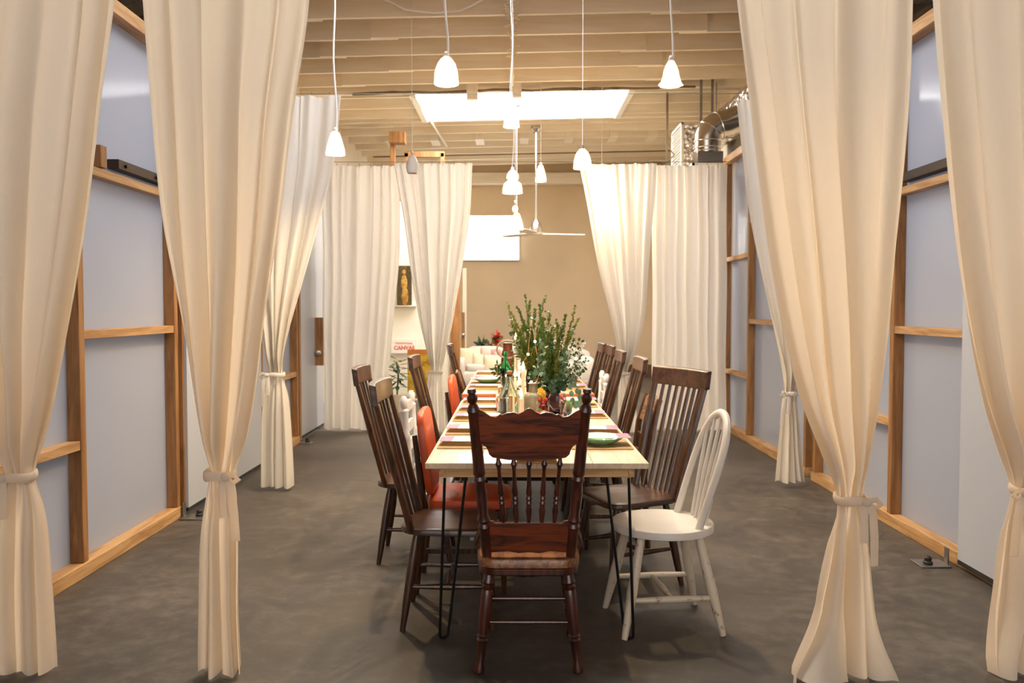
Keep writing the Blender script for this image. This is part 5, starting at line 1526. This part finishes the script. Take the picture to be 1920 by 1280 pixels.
# ducts
t = thing('air_duct', 'foil wrapped round air duct running along the top of the right wall', 'duct', (2.78, 9.5, 3.80))
n = 46
pts = [(0.01 * math.sin(k), -3.5 + 6.2 * k / n, 0.012 * math.cos(k * 1.7)) for k in range(n + 1)]
MB().tube(pts, [0.20 + 0.008 * math.sin(k * 2.3) for k in range(n + 1)], 24).build('foil_sleeve', M_foil, t)
for yy in (-2.2, -0.6, 1.6):
    MB().tube([(0.21 * math.cos(a), yy, 0.21 * math.sin(a)) for a in [2 * PI * k / 24 for k in range(25)]], 0.008, 6).build('strap', M_steel, t)
    MB().span((-0.2, yy - 0.015, 0.05), (-0.19, yy + 0.015, roof(2.6) - 3.80 + .02)).build('hanger', M_steel, t)
e0 = at(1327, 260, 10.15)
t = thing('duct_elbow', 'bent galvanised pipe ending in a square vent box over the right rear curtain', 'duct', (e0.x, 10.15, 3.0))
pts = []
R_ = 0.21
for k in range(13):
    a = PI / 2 * k / 12
    pts.append((R_ - R_ * math.cos(a) + 0.0, 0, 0.36 + R_ * math.sin(a)))
pts = [(0, 0, 0.22)] + pts + [(0.36, 0, 0.36 + R_ + 0.06), (0.5, 0, 0.36 + R_ + 0.14)]
MB().tube([Vector((x, 0.0 , z)) for x, y, z in pts], 0.155, 28).build('pipe', M_duct, t)
for q in (0.24, 0.28, 0.36):
    MB().tube([(0.158 * math.cos(a), 0.158 * math.sin(a), q) for a in [2 * PI * k / 28 for k in range(29)]], 0.006, 6).build('seam_ring', M_chrome, t)
for k in (5, 9):
    a = PI / 2 * k / 12
    c = Vector((R_ - R_ * math.cos(a), 0, 0.36 + R_ * math.sin(a))); u = Vector((-math.cos(a), 0, math.sin(a)))
    MB().tube([c + u * 0.158 * math.cos(b) + Vector((0, 1, 0)) * 0.158 * math.sin(b) for b in [2 * PI * q / 28 for q in range(29)]], 0.005, 6).build('seam_ring', M_chrome, t)
MB().span((-0.15, -0.15, 0.08), (0.15, 0.15, 0.22)).build('vent_box', M_duct, t, bevel=0.004)
mb = MB().span((-0.22, -0.2, 0.05), (0.22, -0.17, 0.075)).span((-0.22, 0.17, 0.05), (0.22, 0.2, 0.075)).span((-0.22, -0.2, 0.05), (-0.19, 0.2, 0.075)).span((0.19, -0.2, 0.05), (0.22, 0.2, 0.075))
for k in range(9):
    mb.box((0, -0.15 + 0.0375 * k, 0.06), (0.4, 0.03, 0.004), Matrix.Rotation(R(35), 3, 'X'))
mb.build('grille', M_white, t)
a = at(1266, 245, 11.6)
t = thing('register_box', 'foil covered rectangular duct end with a white grille, left of the bent pipe', 'duct', (a.x + 0.2, 11.6, 3.05))
MB().span((-0.13, -0.2, 0), (0.35, 0.5, 0.78)).build('foil_box', M_foil, t, bevel=0.01)
mb = MB()
mb.span((-0.16, -0.22, 0.0), (-0.13, -0.19, 0.8)).span((-0.16, 0.47, 0.0), (-0.13, 0.5, 0.8)).span((-0.16, -0.22, 0.77), (-0.13, 0.5, 0.8))
for k in range(18):
    mb.box((-0.145, 0.14, 0.03 + 0.042 * k), (0.02, 0.66, 0.012), Matrix.Rotation(R(30), 3, 'Y'))
mb.build('grille', M_white, t)
for (px, py0, py1, Y) in ((1314, 180, 262, 11.03), (1335, 183, 212, 11.08)):
    a = at(px, py0, Y); b = at(px, py1, Y)
    tag(MB().span((a.x - 0.012, Y - 0.004, b.z), (a.x + 0.02, Y + 0.004, roof(a.x, 0.245))).build('metal_strap', M_steel),
        'grey metal strap hanging from the joists %s' % ('beside the bent pipe' if px == 1314 else 'behind the bent pipe, the shorter one'), 'strap')
a = at(1251, 236, 11.9); b = at(1251, 305, 11.9)
tag(MB().span((a.x - 0.015, 11.9, b.z), (a.x + 0.015, 11.91, roof(a.x, 0.245))).tube([(a.x, 11.9, b.z + .25), (a.x + 0.1, 11.9, b.z + 0.1)], 0.008, 6).tube([(a.x - .22, 11.9, b.z + .02), (a.x, 11.9, b.z + 0.02), (a.x + 0.12, 11.9, b.z + 0.12)], 0.01, 6).build('metal_strap', M_wire), 'dark metal strap and wires left of the foil register box', 'strap')
